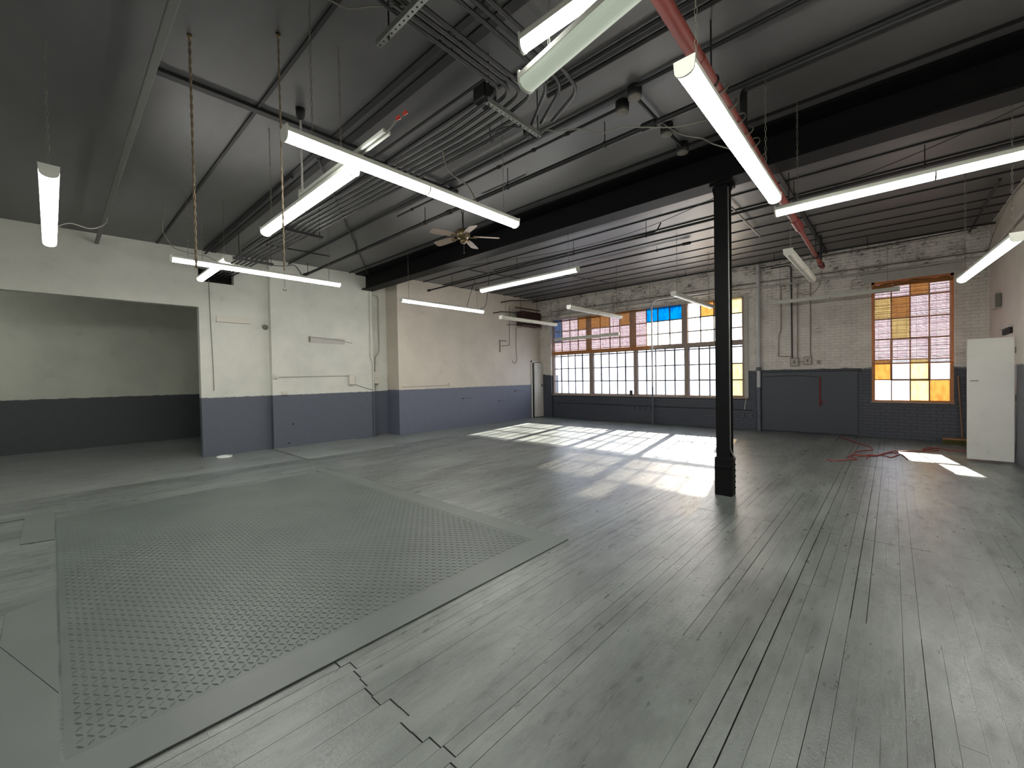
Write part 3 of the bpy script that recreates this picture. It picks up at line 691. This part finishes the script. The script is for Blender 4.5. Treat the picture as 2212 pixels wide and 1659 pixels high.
strut('dark steel channel under the middle of the conduit bundle', (2.40, 6.9, 3.955), (3.05, 6.9, 3.955), [(2.44, 6.9), (3.0, 6.9)])
for i, (x, y) in enumerate(((2.83, 3.9), (2.9, 5.2), (2.78, 7.9))):
    pass
tag(MB().box(2.68, 2.84, 2.70, 2.86, 4.13, 4.27, .01).build('junction_box', M['blackpipe'], None, (2.7, 2.4, 4.1)), 'black junction box above the bend of the conduit bundle', 'junction box')
tag(MB().box(3.22, 3.33, 2.62, 2.74, 3.99, 4.10, .03).build('junction_box', M['blackpipe'], None, (3.26, 2.76, 4.05)), 'black box at the right end of the perforated channel', 'junction box')

# ------------------------------------------------------------ loose cables
def cable(label, pts, r_=.006, mat='wire', cat='cable', name='loose_cable', group=None):
    return tag(MB().tube(smooth_path(pts), r_, 6).build(name, M[mat], None, pts[0]), label, cat, group)
cable('slack cable looping from the channel end past the ceiling outlets', [(3.33, 2.58, 4.0), (3.36, 2.53, 4.04), (3.45, 2.44, 4.03), (3.54, 2.24, 4.01), (3.69, 2.14, 3.99), (3.71, 2.07, 3.98), (3.71, 1.9, 3.96), (3.82, 1.74, 3.94), (4.01, 1.48, 3.92), (4.16, 1.2, 3.95)])
cable('pale cable dropping from the outlets to the bright light by the red pipe', [(4.35, 1.9, 4.3), (4.31, 1.76, 4.2), (4.23, 1.63, 4.05), (4.14, 1.49, 3.9), (4.06, 1.28, 3.75), (3.93, 1.15, 3.6), (3.77, .93, 3.40)])
cable('pale cable curving down to the large strip light', [(2.88, 3.56, 4.04), (2.91, 3.54, 3.88), (2.94, 3.46, 3.76), (2.99, 3.32, 3.64), (3.02, 3.25, 3.52), (3.01, 3.17, 3.38)], .008)
cable('dark cable hooked in a loop below the perforated channel', [(2.85, 2.82, 4.0), (3.0, 2.94, 3.94), (2.93, 2.8, 3.95), (2.96, 2.7, 3.97), (3.06, 2.62, 3.98), (3.07, 2.60, 4.0)], .006, 'wireb')
cable('pale cable sagging along the top edge left of the channel', [(1.0, 2.78, 4.2), (1.24, 2.75, 4.12), (1.32, 2.73, 4.1), (1.42, 2.69, 4.1), (1.5, 2.58, 4.1), (1.66, 2.41, 4.1)])
cable('white cable running from the leftmost light across to the ceiling', [(.05, 6.82, 3.32), (.2, 7.45, 3.58), (.4, 8.22, 3.76), (.54, 8.71, 3.94), (.64, 8.99, 4.12), (.66, 9.15, 4.36)], .007, 'whitepaint')
cable('grey cable looping down to the long light before the left wall', [(1.26, 8.34, 4.38), (1.23, 8.42, 4.09), (1.25, 8.52, 3.99), (1.32, 8.59, 3.88), (1.39, 8.54, 3.77), (1.57, 8.26, 3.66), (1.67, 7.88, 3.56), (1.74, 7.52, 3.41)])
cable('black cable draping from the conduit bundle to the long light before the left wall', [(2.73, 8.63, 3.93), (2.79, 8.69, 3.83), (2.78, 8.48, 3.75), (2.85, 8.12, 3.67), (2.89, 7.67, 3.6), (2.95, 7.52, 3.41)], .007, 'wireb')
cable('straight dark cable to the light before the cream wall', [(7.65, 8.19, 4.24), (7.27, 8.01, 3.69), (7.0, 7.83, 3.36)], .006, 'wireb')
cable('looped dark cable beside the light before the cream wall', [(7.68, 7.7, 4.22), (7.49, 7.6, 3.66), (7.60, 7.79, 3.45), (7.45, 7.82, 3.37)], .007, 'wireb')
cable('curly pale cord wound round the red pipe beside the bright light', [(3.6+1.6*i/40, 1.08+.085*math.sin(i*.9), 3.97+.075*math.cos(i*.9)) for i in range(41)], .007)
cable('black cable sagging high across the brick wall to the right corner', [(12.9, 2.6, 4.40), (12.9, 2.01, 4.42), (12.9, 1.24, 4.45), (12.9, .21, 4.46), (12.9, -.55, 4.48), (12.9, -1.3, 4.50)], .012, 'wireb')
cable('thin wire strung below the far ceiling beyond the beam', [(7.0, 8.2, 4.42), (7.4, 5.4, 4.28), (7.6, 3.5, 4.36), (7.1, 1.8, 4.42)], .005, 'wireb')
cable('thin slanting wire under the far ceiling at the right', [(7.6, .6, 4.24), (7.4, -.4, 4.36), (7.0, -1.3, 4.45)], .005, 'wireb')
cable('tangle of grey cable hanging above the light at the right wall', [(8.7, -1.45, 4.2), (8.55, -1.2, 3.9), (8.62, -1.05, 3.5), (8.3, -.95, 3.2), (7.9, -.88, 2.98)], .008)

# ------------------------------------------------------------ ropes
def rope(label, x, y, z0, z1, r_, hook):
    t = thing('hanging_rope', label, 'rope', (x, y, z0))
    for s_ in (0, 1):
        pts = [(x+.8*r_*math.cos(i*.9+PI*s_), y+.8*r_*math.sin(i*.9+PI*s_), z0+(z1-z0)*i/90) for i in range(91)]
        MB().tube(pts, r_, 5).build('strand', M['rope'], t)
    if hook: MB().tube([(x, y, z0), (x+.0, y, z0-.14)], .003, 5).tube([(x-.012*math.cos(a), y+.012*math.sin(a)*.7, z0-.15-.012*math.sin(a)) for a in (0, .8, 1.6, 2.4, 3.1)], .004, 5).build('hook', M['steel'], t)
    MB().lathe((x, y, z1-.03), [(.012, 0), (.02, .03)], 8).build('ceiling_hook', M['brass'], t)
    return t
rope('thick brown rope hanging from the ceiling at left, the longer of two', .815, 4.17, 2.53, zc(.8), .0065, False)
rope('thinner brown rope hanging in front of the large strip light, hook at its end', 1.30, 3.66, 2.50, zc(1.3), .0048, True)

# ------------------------------------------------------------ ceiling fan
def fan():
    c = Vector((4.30, 4.86, 3.73))
    t = thing('ceiling_fan', 'five-bladed brown and brass ceiling fan hanging before the beam', 'ceiling fan', c)
    MB().tube([c+Vector((0, 0, .14)), c+Vector((0, 0, .40))], .012, 8).build('downrod', M['blackpipe'], t)
    m = MB(); m.tube([(c.x, c.y+.03*math.cos(a), 4.145+.03*math.sin(a)) for a in [2*PI*i/10 for i in range(10)]], .006, 6, closed=True); m.build('hanging_hook', M['blackpipe'], t)
    MB().lathe(c, [(.05, .15), (.095, .13), (.105, .09), (.105, .04), (.08, .01), (.05, 0)][::-1], 24).build('motor_housing', M['brass'], t)
    MB().lathe(c+Vector((0, 0, -.07)), [(.03, 0), (.045, .02), (.05, .075)], 20).build('switch_housing', M['brass'], t)
    tips = 244
    for i in range(5):
        a = math.radians(tips+72*i); d = Vector((math.cos(a), math.sin(a), 0)); s_ = Vector((-math.sin(a), math.cos(a), 0))
        m = MB(); V = []
        prof = [(.16, .045), (.22, .058), (.36, .064), (.50, .066), (.545, .058), (.555, .035)]
        for th in (0, .007):
            for (q, hw) in prof:
                for sg in (-1, 1):
                    V.append(c+d*q+s_*hw*sg+Vector((0, 0, .03+th+sg*hw*.22-.05*(q-.16))))
        n_ = len(prof); F = []
        for j in range(n_-1):
            F.append((2*j, 2*j+1, 2*j+3, 2*j+2)); o_ = 2*n_; F.append((o_+2*j, o_+2*j+2, o_+2*j+3, o_+2*j+1))
            F.append((2*j, 2*j+2, o_+2*j+2, o_+2*j)); F.append((2*j+1, o_+2*j+1, o_+2*j+3, 2*j+3))
        F.append((0, 2*n_, 2*n_+1, 1)); F.append((2*n_-2, 2*n_-1, 4*n_-1, 4*n_-2))
        bl = m.add(V, F).build('blade', M['fan'], t)
        MB().tube([c+d*.08+Vector((0, 0, .02)), c+d*.14+Vector((0, 0, .015)), c+d*.21+Vector((0, 0, .022))], [.012, .010, .022], 8).build('blade_arm', M['brass'], bl)
    m = MB(); m.tube([c+Vector((.03, .02, -.07)), c+Vector((.03, .02, -.20))], .0025, 5); m.lathe(c+Vector((.03, .02, -.215)), [(.004, 0), (.008, .01), (.004, .022)], 8); m.build('pull_chain', M['wire'], t)
fan()

# ------------------------------------------------------------ things on the left walls
YW = 10.72
t = thing('wall_sign_board', 'narrow blank cream board on the wall right of the opening', 'board', (2.77, 10.87, 2.97))
MB().box(2.45, 3.09, 10.855, 10.88, 2.92, 3.045, .004).build('board', M['cream'], t); MB().box(2.44, 3.10, 10.862, 10.88, 2.915, 2.925).build('lower_lip', M['wire'], t)
tag(MB().lathe((3.40, 10.86, 2.87), [(.05, -.02), (.06, .0), (.04, .03)], 16, 'Y').build('wall_fitting', M['wire'], None, (3.40, 10.86, 2.87)), 'round grey fitting low in the corner before the second bay', 'fitting')
t = thing('wall_heater_frame', 'long shallow white bracket with coil on the white wall', 'bracket', (4.9, YW, 2.62))
MB().box(4.34, 5.25, YW-.015, YW, 2.545, 2.68, .003).build('back_plate', M['whitepaint'], t)
MB().box(4.33, 4.355, YW-.04, YW, 2.57, 2.70).build('end_bracket', M['wire'], t)
MB().tube([(4.36, YW-.02, 2.69), (4.66, YW-.02, 2.67), (5.0, YW-.02, 2.66), (5.45, YW-.02, 2.58)], .006, 6).build('wire', M['wire'], t)
m = MB()
for i in range(14): m.tube([(4.66+.028*i, YW-.035+.02*math.cos(a), 2.655+.022*math.sin(a)) for a in [2*PI*j/8 for j in range(8)]], .004, 5, closed=True)
m.build('coil', M['dish'], t)
def elbox(label, x0, x1, z0, z1, y, dpt=.07, mat='cream', name='electrical_box'):
    t = thing(name, label, 'electrical box', ((x0+x1)/2, y, z0))
    MB().box(x0, x1, y-dpt, y, z0, z1, .006).build('box_body', M[mat], t)
    MB().box(x0+.008, x1-.008, y-dpt-.006, y-dpt, z0+.01, z1-.01, .003).build('cover', M[mat], t)
    MB().lathe(((x0+x1)/2, y-dpt-.008, (z0*.6+z1*.4)), [(.008, -.006), (.008, .006)], 8, 'Y').build('knob', M['wire'], t)
    return t
elbox('white electrical box at right end of the horizontal conduit', 5.32, 5.47, 1.47, 1.74, YW)
elbox('white outlet box at left end of the horizontal conduit', 3.50, 3.60, 1.66, 1.77, YW, .04)
elbox('small white outlet just above the grey wainscot on the second bay', 3.68, 3.80, 1.27, 1.36, YW, .05)
elbox('white breaker box on the narrow bay under the conduits', 6.14, 6.36, 1.48, 1.83, 10.98, .11)
elbox('small white box on the cream wall above the wainscot', 8.45, 8.55, 1.34, 1.45, 10.4, .05)
pipe('wall_conduit', 'horizontal white conduit on the white wall, joining two boxes', 'conduit', [(3.60, YW-.015, 1.70), (5.32, YW-.015, 1.715)], .010, 'whitepaint')
pipe('wall_conduit', 'thin white conduit along the cream wall just above the wainscot', 'conduit', [(6.75, 10.388, 1.37), (8.45, 10.388, 1.375)], .008, 'whitepaint')
pipe('wall_conduit', 'thin cable dropping from the white box to the corner', 'cable', [(5.45, YW-.01, 1.50), (5.81, YW-.01, 1.37), (6.03, YW-.01, 1.31)], .006, 'wire')
pipe('wall_conduit', 'tall conduit at the right end of the white wall, down to the floor', 'conduit', [(6.00, YW-.03, 4.40), (5.97, YW-.03, 2.17), (6.04, YW-.03, 2.05), (6.03, YW-.03, .0)], .016, 'wall')
pipe('wall_conduit', 'dark conduit beside the tall one, bending to the breaker box', 'conduit', [(6.10, 10.95, 4.0), (6.10, 10.95, 2.2), (6.18, 10.95, 2.06), (6.20, 10.95, 1.83)], .014, 'steel')
pipe('wall_conduit', 'arched conduit on the narrow bay rising from the breaker box', 'conduit', [(6.12, 10.96, 4.0), (6.40, 10.96, 4.0), (6.40, 10.96, 2.38), (6.26, 10.96, 2.24), (6.25, 10.96, 1.83)], .015, 'whitepaint')
pipe('wall_conduit', 'short grey pipe stub below the breaker box', 'conduit', [(6.26, 10.95, 1.48), (6.26, 10.95, 1.31)], .010, 'whitepaint')
tag(MB().box(6.10, 6.30, 10.92, 11.0, .0, 1.27, .006).build('floor_duct', simple('grey_duct_paint', '595c66', .5), None, (6.2, 10.96, 0)), 'grey-painted vertical duct under the breaker box', 'duct')
for i, (x, z) in enumerate(((3.91, .56), (3.81, .11))):
    tag(MB().lathe((x, YW-.002, z), [(.016, -.004), (.02, .004)], 10, 'Y').build('wall_hole_plug', M['gap'], None, (x, YW, z)), ['upper', 'lower'][i]+' small black plug in the grey wainscot of the second bay', 'plug')
for i, (x, z) in enumerate(((9.05, .93), (11.6, 1.08), (10.75, .75))):
    t = thing('wall_hook', ['left', 'right upper', 'lower middle'][i]+' small dark hook on the grey part of the cream wall', 'hook', (x, 10.4, z))
    MB().lathe((x, 10.39, z), [(.022, -.01), (.026, .01)], 10, 'Y').build('base_plate', M['dkgrey'], t); MB().tube([(x, 10.385, z), (x+.4, 10.39, z+.01)], .004, 5).build('wire', M['dkgrey'], t)

# ------------------------------------------------------------ unit heater in the corner
t = thing('unit_heater', 'rust-brown louvred unit heater hanging in the far-left corner', 'heater', (12.1, 9.95, 3.46))
m = MB(); m.box(11.55, 12.62, 9.90, 10.22, 3.47, 4.00, .01); m.build('casing', M['rust'], t)
for i in range(8):
    z = 3.51+.06*i; m = MB(); m.add([(11.58, 9.862, z), (12.59, 9.862, z), (12.59, 9.895, z+.042), (11.58, 9.895, z+.042), (11.58, 9.866, z), (12.59, 9.866, z), (12.59, 9.899, z+.042), (11.58, 9.899, z+.042)],
        [(0, 1, 2, 3), (7, 6, 5, 4), (0, 4, 5, 1), (2, 6, 7, 3)]); m.build('louvre', M['rust'], t)
for x in (11.60, 12.55): MB().tube([(x, 10.05, 4.0), (x, 10.05, zc(x))], .008, 6).build('hanger_rod', M['blackpipe'], t)
MB().box(11.3, 12.66, 10.0, 10.03, 4.10, 4.13).build('support_bar', M['blackpipe'], t)
pipe('heater_pipe', 'black pipe entering the unit heater at its upper left', 'pipe', [(10.50, 10.36, 3.86), (10.50, 9.98, 3.86), (11.55, 9.98, 3.93)], .018, 'blackpipe', rad=.06)
pipe('heater_pipe', 'thin black pipe entering the unit heater at its lower left', 'pipe', [(11.2, 10.36, 3.50), (11.25, 10.2, 3.50), (11.55, 10.1, 3.50)], .010, 'blackpipe', rad=.04)
pipe('heater_pipe', 'thin vertical pipe on the cream wall left of the heater', 'pipe', [(11.36, 10.38, 4.2), (11.33, 10.38, 2.75), (10.9, 10.38, 2.72)], .009, 'wire', rad=.05)
pipe('heater_pipe', 'looped thin line hanging below the heater on the cream wall', 'pipe', [(12.0, 10.38, 3.46), (11.72, 10.38, 3.44), (11.70, 10.38, 2.7), (11.74, 10.38, 2.2), (11.6, 10.38, 2.08), (11.46, 10.38, 2.2)], .008, 'wire', rad=.08)
tag(MB().box(10.82, 10.84, 10.37, 10.4, 2.5, 2.93).box(10.84, 11.18, 10.385, 10.4, 2.90, 2.93).build('angle_bracket', M['wire'], None, (10.82, 10.4, 2.5)), 'thin angle bracket on the cream wall left of the heater', 'bracket')
pipe('heater_pipe', 'black pipe entering the cream wall above the heater', 'pipe', [(10.9, 10.36, 4.28), (10.9, 9.9, 4.28), (12.35, 9.6, 4.42)], .02, 'blackpipe', rad=.06)

# ------------------------------------------------------------ things on the far wall
XW = XF-.03
pipe('wall_pipe', 'long white pipe along the brick wall above both windows', 'pipe', [(XW-.09, 10.3, 3.93), (XW-.09, YR+.03, 3.93)], .024, 'whitepaint')
pipe('wall_pipe', 'thin dark conduit along the brick wall above the white pipe', 'pipe', [(XW-.02, 10.3, 4.12), (XW-.02, YR+.03, 4.06)], .012, 'wire')
pipe('wall_pipe', 'white pipe arching down in front of the blue glass to the floor', 'pipe', [(XW-.14, 4.0, 4.0), (XW-.14, 5.74, 4.0), (XW-.14, 5.74, 0)], .026, 'wall_pipe', rad=.28)
pipe('wall_pipe', 'thin white pipe from the ceiling down to the arching pipe', 'pipe', [(XW-.12, 5.80, 4.55), (XW-.12, 5.80, 3.8)], .012, 'whitepaint')
t = thing('downpipe', 'thick white vertical pipe on the brick wall right of the wide window', 'pipe', (XF-.1, 2.73, 0))
MB().tube([(XF-.09, 2.73, 0), (XF-.09, 2.73, 4.58)], .048, 14).build('pipe_run', M['wall_pipe'], t)
for z in (.35, 1.65, 4.3): MB().tube([(XF-.09, 2.73, z), (XF-.09, 2.73, z+.10)], .062, 14).build('coupling', M['whitepaint'] if z > 2 else simple('grey_collar', '5c5e68', .5), t)
pipe('wall_conduit', 'kinked brown conduit nearest the thick pipe on the brick wall', 'conduit', [(XW, 2.20, 3.90), (XW, 2.21, 2.72), (XW, 2.26, 2.60), (XW, 2.27, 2.03), (XW, 2.00, 2.01)], .010, 'wood2', rad=.03)
pipe('wall_conduit', 'black pipe curling from near the ceiling down to the wall box', 'conduit', [(XW, 2.44, 4.42), (XW, 1.97, 4.42), (XW, 1.96, 1.97)], .016, 'dkgrey', rad=.1)
pipe('wall_conduit', 'brown conduit rising from the right of the first wall box', 'conduit', [(XW, 1.83, 3.92), (XW, 1.84, 1.96)], .012, 'wood2')
pipe('wall_conduit', 'brown conduit rising from the second wall box', 'conduit', [(XW, 1.55, 3.92), (XW, 1.56, 1.99)], .012, 'wood2')
def farbox(label, y0, y1, z0, z1, dp=.07, mat='wood2'):
    t = thing('switch_box', label, 'electrical box', (XF, (y0+y1)/2, z0))
    MB().box(XF-dp, XF, y0, y1, z0, z1, .006).build('box_body', M[mat], t)
    MB().box(XF-dp-.008, XF-dp, y0+.015, y1-.015, z0+.015, z1-.015, .003).build('cover', M['whitepaint'], t)
    MB().box(XF-dp-.014, XF-dp-.008, (y0+y1)/2-.02, (y0+y1)/2+.02, (z0+z1)/2-.035, (z0+z1)/2+.035, .002).build('switch', M['wire'], t)
farbox('square switch box on the brick wall, nearest the thick white pipe', 1.81, 2.0, 1.75, 1.97)
farbox('square grey box on the brick wall, middle of three', 1.53, 1.71, 1.78, 1.99)
farbox('small white outlet on the brick wall, rightmost of three boxes', 1.34, 1.44, 1.78, 1.90, .04, 'whitepaint')
pipe('wall_conduit', 'short conduit linking the two square wall boxes', 'conduit', [(XW, 1.81, 1.87), (XW, 1.71, 1.87)], .008, 'wood2')
tag(MB().tube([(XF-.05, 1.365, 1.46), (XF-.05, 1.365, .72)], .018, 8).box(XF-.06, XF-.03, 1.24, 1.36, .83, .85).build('wall_rod', M['redd'], None, (XF-.05, 1.365, .72)), 'dull red upright rod on the grey part of the brick wall', 'rod')
cable('thin wire looping down the brick wall beside the red pipe end', [(XW, 1.32, 4.17), (XW, 1.33, 3.95), (XW, 1.38, 3.77), (XW, 1.5, 3.62), (XW, 1.63, 3.6), (XW, 1.83, 3.67), (XW, 1.9, 3.61)], .006)
cable('white cord dangling on the wall between wide window and thick pipe', [(XF-.03, 3.11, .55), (XF-.02, 3.05, .95), (XF-.02, 3.0, 1.25)], .008, 'dish')
cable('grey wire sagging over the grey board below the wall boxes', [(XF-.05, 2.62, 1.48), (XF-.05, 2.2, 1.50), (XF-.05, 1.8, 1.50), (XF-.05, 1.36, 1.45)], .008, 'dkgrey')
for i, (y, z) in enumerate(((6.11, .42), (5.9, .45), (3.15, .35), (2.95, .35), (9.7, .52), (6.5, .45), (6.3, .45))):
    nm = ['left of the arching pipe foot', 'right of the arching pipe foot', 'left one right of the column foot', 'right one right of the column foot', 'at the left end below the wide window', 'left of a pair under the wide window', 'right of a pair under the wide window'][i]
    farb = thing('wall_outlet', 'small grey-painted outlet '+nm, 'outlet', (XF, y, z))
    MB().box(XF-.05, XF, y-.04, y+.04, z, z+.09, .004).build('box_body', simple('grey_outlet_%d' % i, '5c5e6c', .5), farb)
    MB().lathe((XF-.053, y, z+.045), [(.012, -.003), (.012, .003)], 8, 'X').build('socket', M['dkgrey'], farb)
pipe('wall_conduit', 'grey conduit running low along the wall under the wide window', 'conduit', [(XW, 9.8, .58), (XW, 2.9, .55)], .010, 'dkgrey')
t = thing('door_closer_box', 'white box with dark vent on the right wall above the door panel', 'box', (12.2, YR, 2.8))
MB().box(12.02, 12.42, YR, YR+.09, 2.74, 3.02, .01).build('casing', M['whitepaint'], t); MB().box(11.95, 12.02, YR, YR+.08, 2.76, 3.0, .01).build('vent', M['wire'], t)
t = thing('wall_shelf_box', 'small white recess box on the right wall just over the door panel', 'box', (11.3, YR, 2.2))
MB().box(10.95, 11.75, YR, YR+.06, 2.30, 2.34, .004).build('lid', M['whitepaint'], t); MB().box(11.0, 11.7, YR, YR+.03, 2.20, 2.29).build('opening', M['gap'], t)
pipe('wall_pipe', 'white pipe running along the right wall high up', 'pipe', [(XF-.1, YR+.06, 3.93), (4.0, YR+.06, 3.95)], .024, 'whitepaint')

# ------------------------------------------------------------ floor things
t = thing('tread_plate', 'large diamond tread plate let into the floor, painted grey', 'floor plate', (1.56, 5.0, 0))
MB().box(0.0, 3.12, 2.60, 7.42, .0015, .008).build('sheet', M['plate'], t)
m = MB(); px, py = .0355, .0475; ix = int(3.06/px); iy = int(4.75/py)
for i in range(ix):
    for j in range(iy):
        X = .03+px*(i+.5); Y = 2.62+py*(j+.5)
        fade = 1.0 if Y < 5.2 else max(.18, 1-(Y-5.2)/1.3)
        if Y > 6.9: continue
        a = math.radians(40 if (i+j) % 2 else -40); L, Wd, h = .0205, .0085, .0046*fade
        dx, dy = math.sin(a), math.cos(a)
        m.add([(X-dx*L, Y-dy*L, .008), (X+dy*Wd, Y-dx*Wd, .008), (X+dx*L, Y+dy*L, .008), (X-dy*Wd, Y+dx*Wd, .008), (X-dx*L*.5, Y-dy*L*.5, .008+h), (X+dx*L*.5, Y+dy*L*.5, .008+h)],
              [(0, 1, 5, 4), (1, 2, 5), (2, 3, 4, 5), (3, 0, 4)])
m.build('tread_pattern', M['plate'], t)
t2 = thing('plate_border', 'flat grey steel border strip framing the tread plate', 'floor plate', (3.2, 2.4, 0))
MB().box(-.05, 3.36, 2.345, 2.598, .001, .010, .001).build('near_strip', M['plate2'], t2)
MB().box(3.122, 3.36, 2.5985, 7.56, .001, .0095, .001).build('far_strip', M['plate2'], t2)
tag(MB().box(3.46, 5.45, 8.76, 10.715, .0, .022, .002).build('plywood_sheet', M['sheet'], None, (4.4, 9.7, 0)), 'thin grey-painted sheet lying on the floor against the white wall', 'sheet')
tag(MB().prism([(-.25, 4.05), (-.012, 3.2), (-.012, 4.75), (-.25, 4.58)], 'Z', .0015, .009).build('floor_patch', M['plate2'], None, (-.1, 4, 0)), 'grey patch of sheet left of the tread plate, nearer the camera', 'sheet')
m = MB(); m.prism([(-.012, 6.42), (-.012, 7.9), (-1.5, 7.9), (-1.5, 7.72), (-.25, 7.70), (-.25, 6.49)], 'Z', .001, .008)
tag(m.build('floor_patch', M['plate2'], None, (-.2, 7, 0)), 'grey stepped patch of sheet at the far-left corner of the tread plate', 'sheet')
tag(MB().prism([(-.25, 2.0), (-.012, 2.0), (-.012, 3.19), (-.25, 4.04)], 'Z', .0012, .008).build('floor_patch', M['plate2'], None, (-.1, 2.8, 0)), 'grey sheet strip along the left edge of the tread plate', 'sheet')
t = thing('plastic_lid', 'white round plastic lid lying by the wall corner', 'lid', (2.44, 10.55, 0))
MB().lathe((2.44, 10.50, .002), [(.02, .028), (.11, .030), (.125, .040), (.14, .036), (.145, .0)][::-1], 28).build('disc', M['dish'], t)
MB().lathe((2.44, 10.50, .036), [(.05, 0), (.045, .006)], 24).build('centre_ring', M['dish'], t)
def cord(label, pts, name='extension_cord'):
    return tag(MB().tube(smooth_path([(x, y, .012) for x, y in pts], 5), .009, 6).build(name, M['cord'], None, (pts[0][0], pts[0][1], 0)), label, 'cord')
cord('red cord trailing from the wall towards the floor seam', [(12.79, .95), (12.43, .76), (12.07, .62), (11.69, .46), (11.5, .35), (11.05, .29), (10.93, .34), (10.83, .43), (10.46, .54), (10.2, .45), (10.32, .29), (10.4, .11), (10.28, .01), (10.73, -.12), (10.19, -.2)])
cord('tangled red cord lying closest to the floor seam', [(9.37, .89), (9.36, .77), (9.39, .67), (9.61, .56), (9.68, .47), (9.84, .52), (9.93, .61), (10.19, .54), (10.12, .42), (10.36, .31), (10.37, .22), (10.73, .1), (11.1, -.03), (11.03, -.08), (10.83, -.04), (10.84, .02), (10.6, .13), (10.32, .22), (10.16, .33), (9.88, .34)])
cord('red cord coiled on the floor beside the white door panel', [(11.12, -.08), (11.29, -.31), (11.63, -.66), (12.02, -.62), (11.82, -.48), (11.58, -.46), (11.79, -.56), (12.05, -.69), (11.85, -.8), (11.87, -.91), (11.85, -1.03), (11.7, -1.2)])
t = thing('push_broom', 'push broom with green bristles leaning by the narrow window', 'broom', (12.9, -1.15, 0))
MB().tube([(12.92, -1.10, .13), (13.17, -1.06, 1.45)], .013, 8).build('handle', M['broomstick'], t)
hd = MB().box(12.85, 12.98, -1.42, -.80, .085, .13, .008).build('head', M['broomstick'], t)
m = MB()
for i in range(60):
    for j in range(4):
        x = 12.87+.03*j+random.uniform(-.006, .006); y = -1.41+.0102*i; m.tube([(x, y, .09), (x+random.uniform(-.015, .015), y+random.uniform(-.012, .012), .002)], .004, 4)
b = m.build('bristles', M['bristle'], hd); b['kind'] = 'stuff'
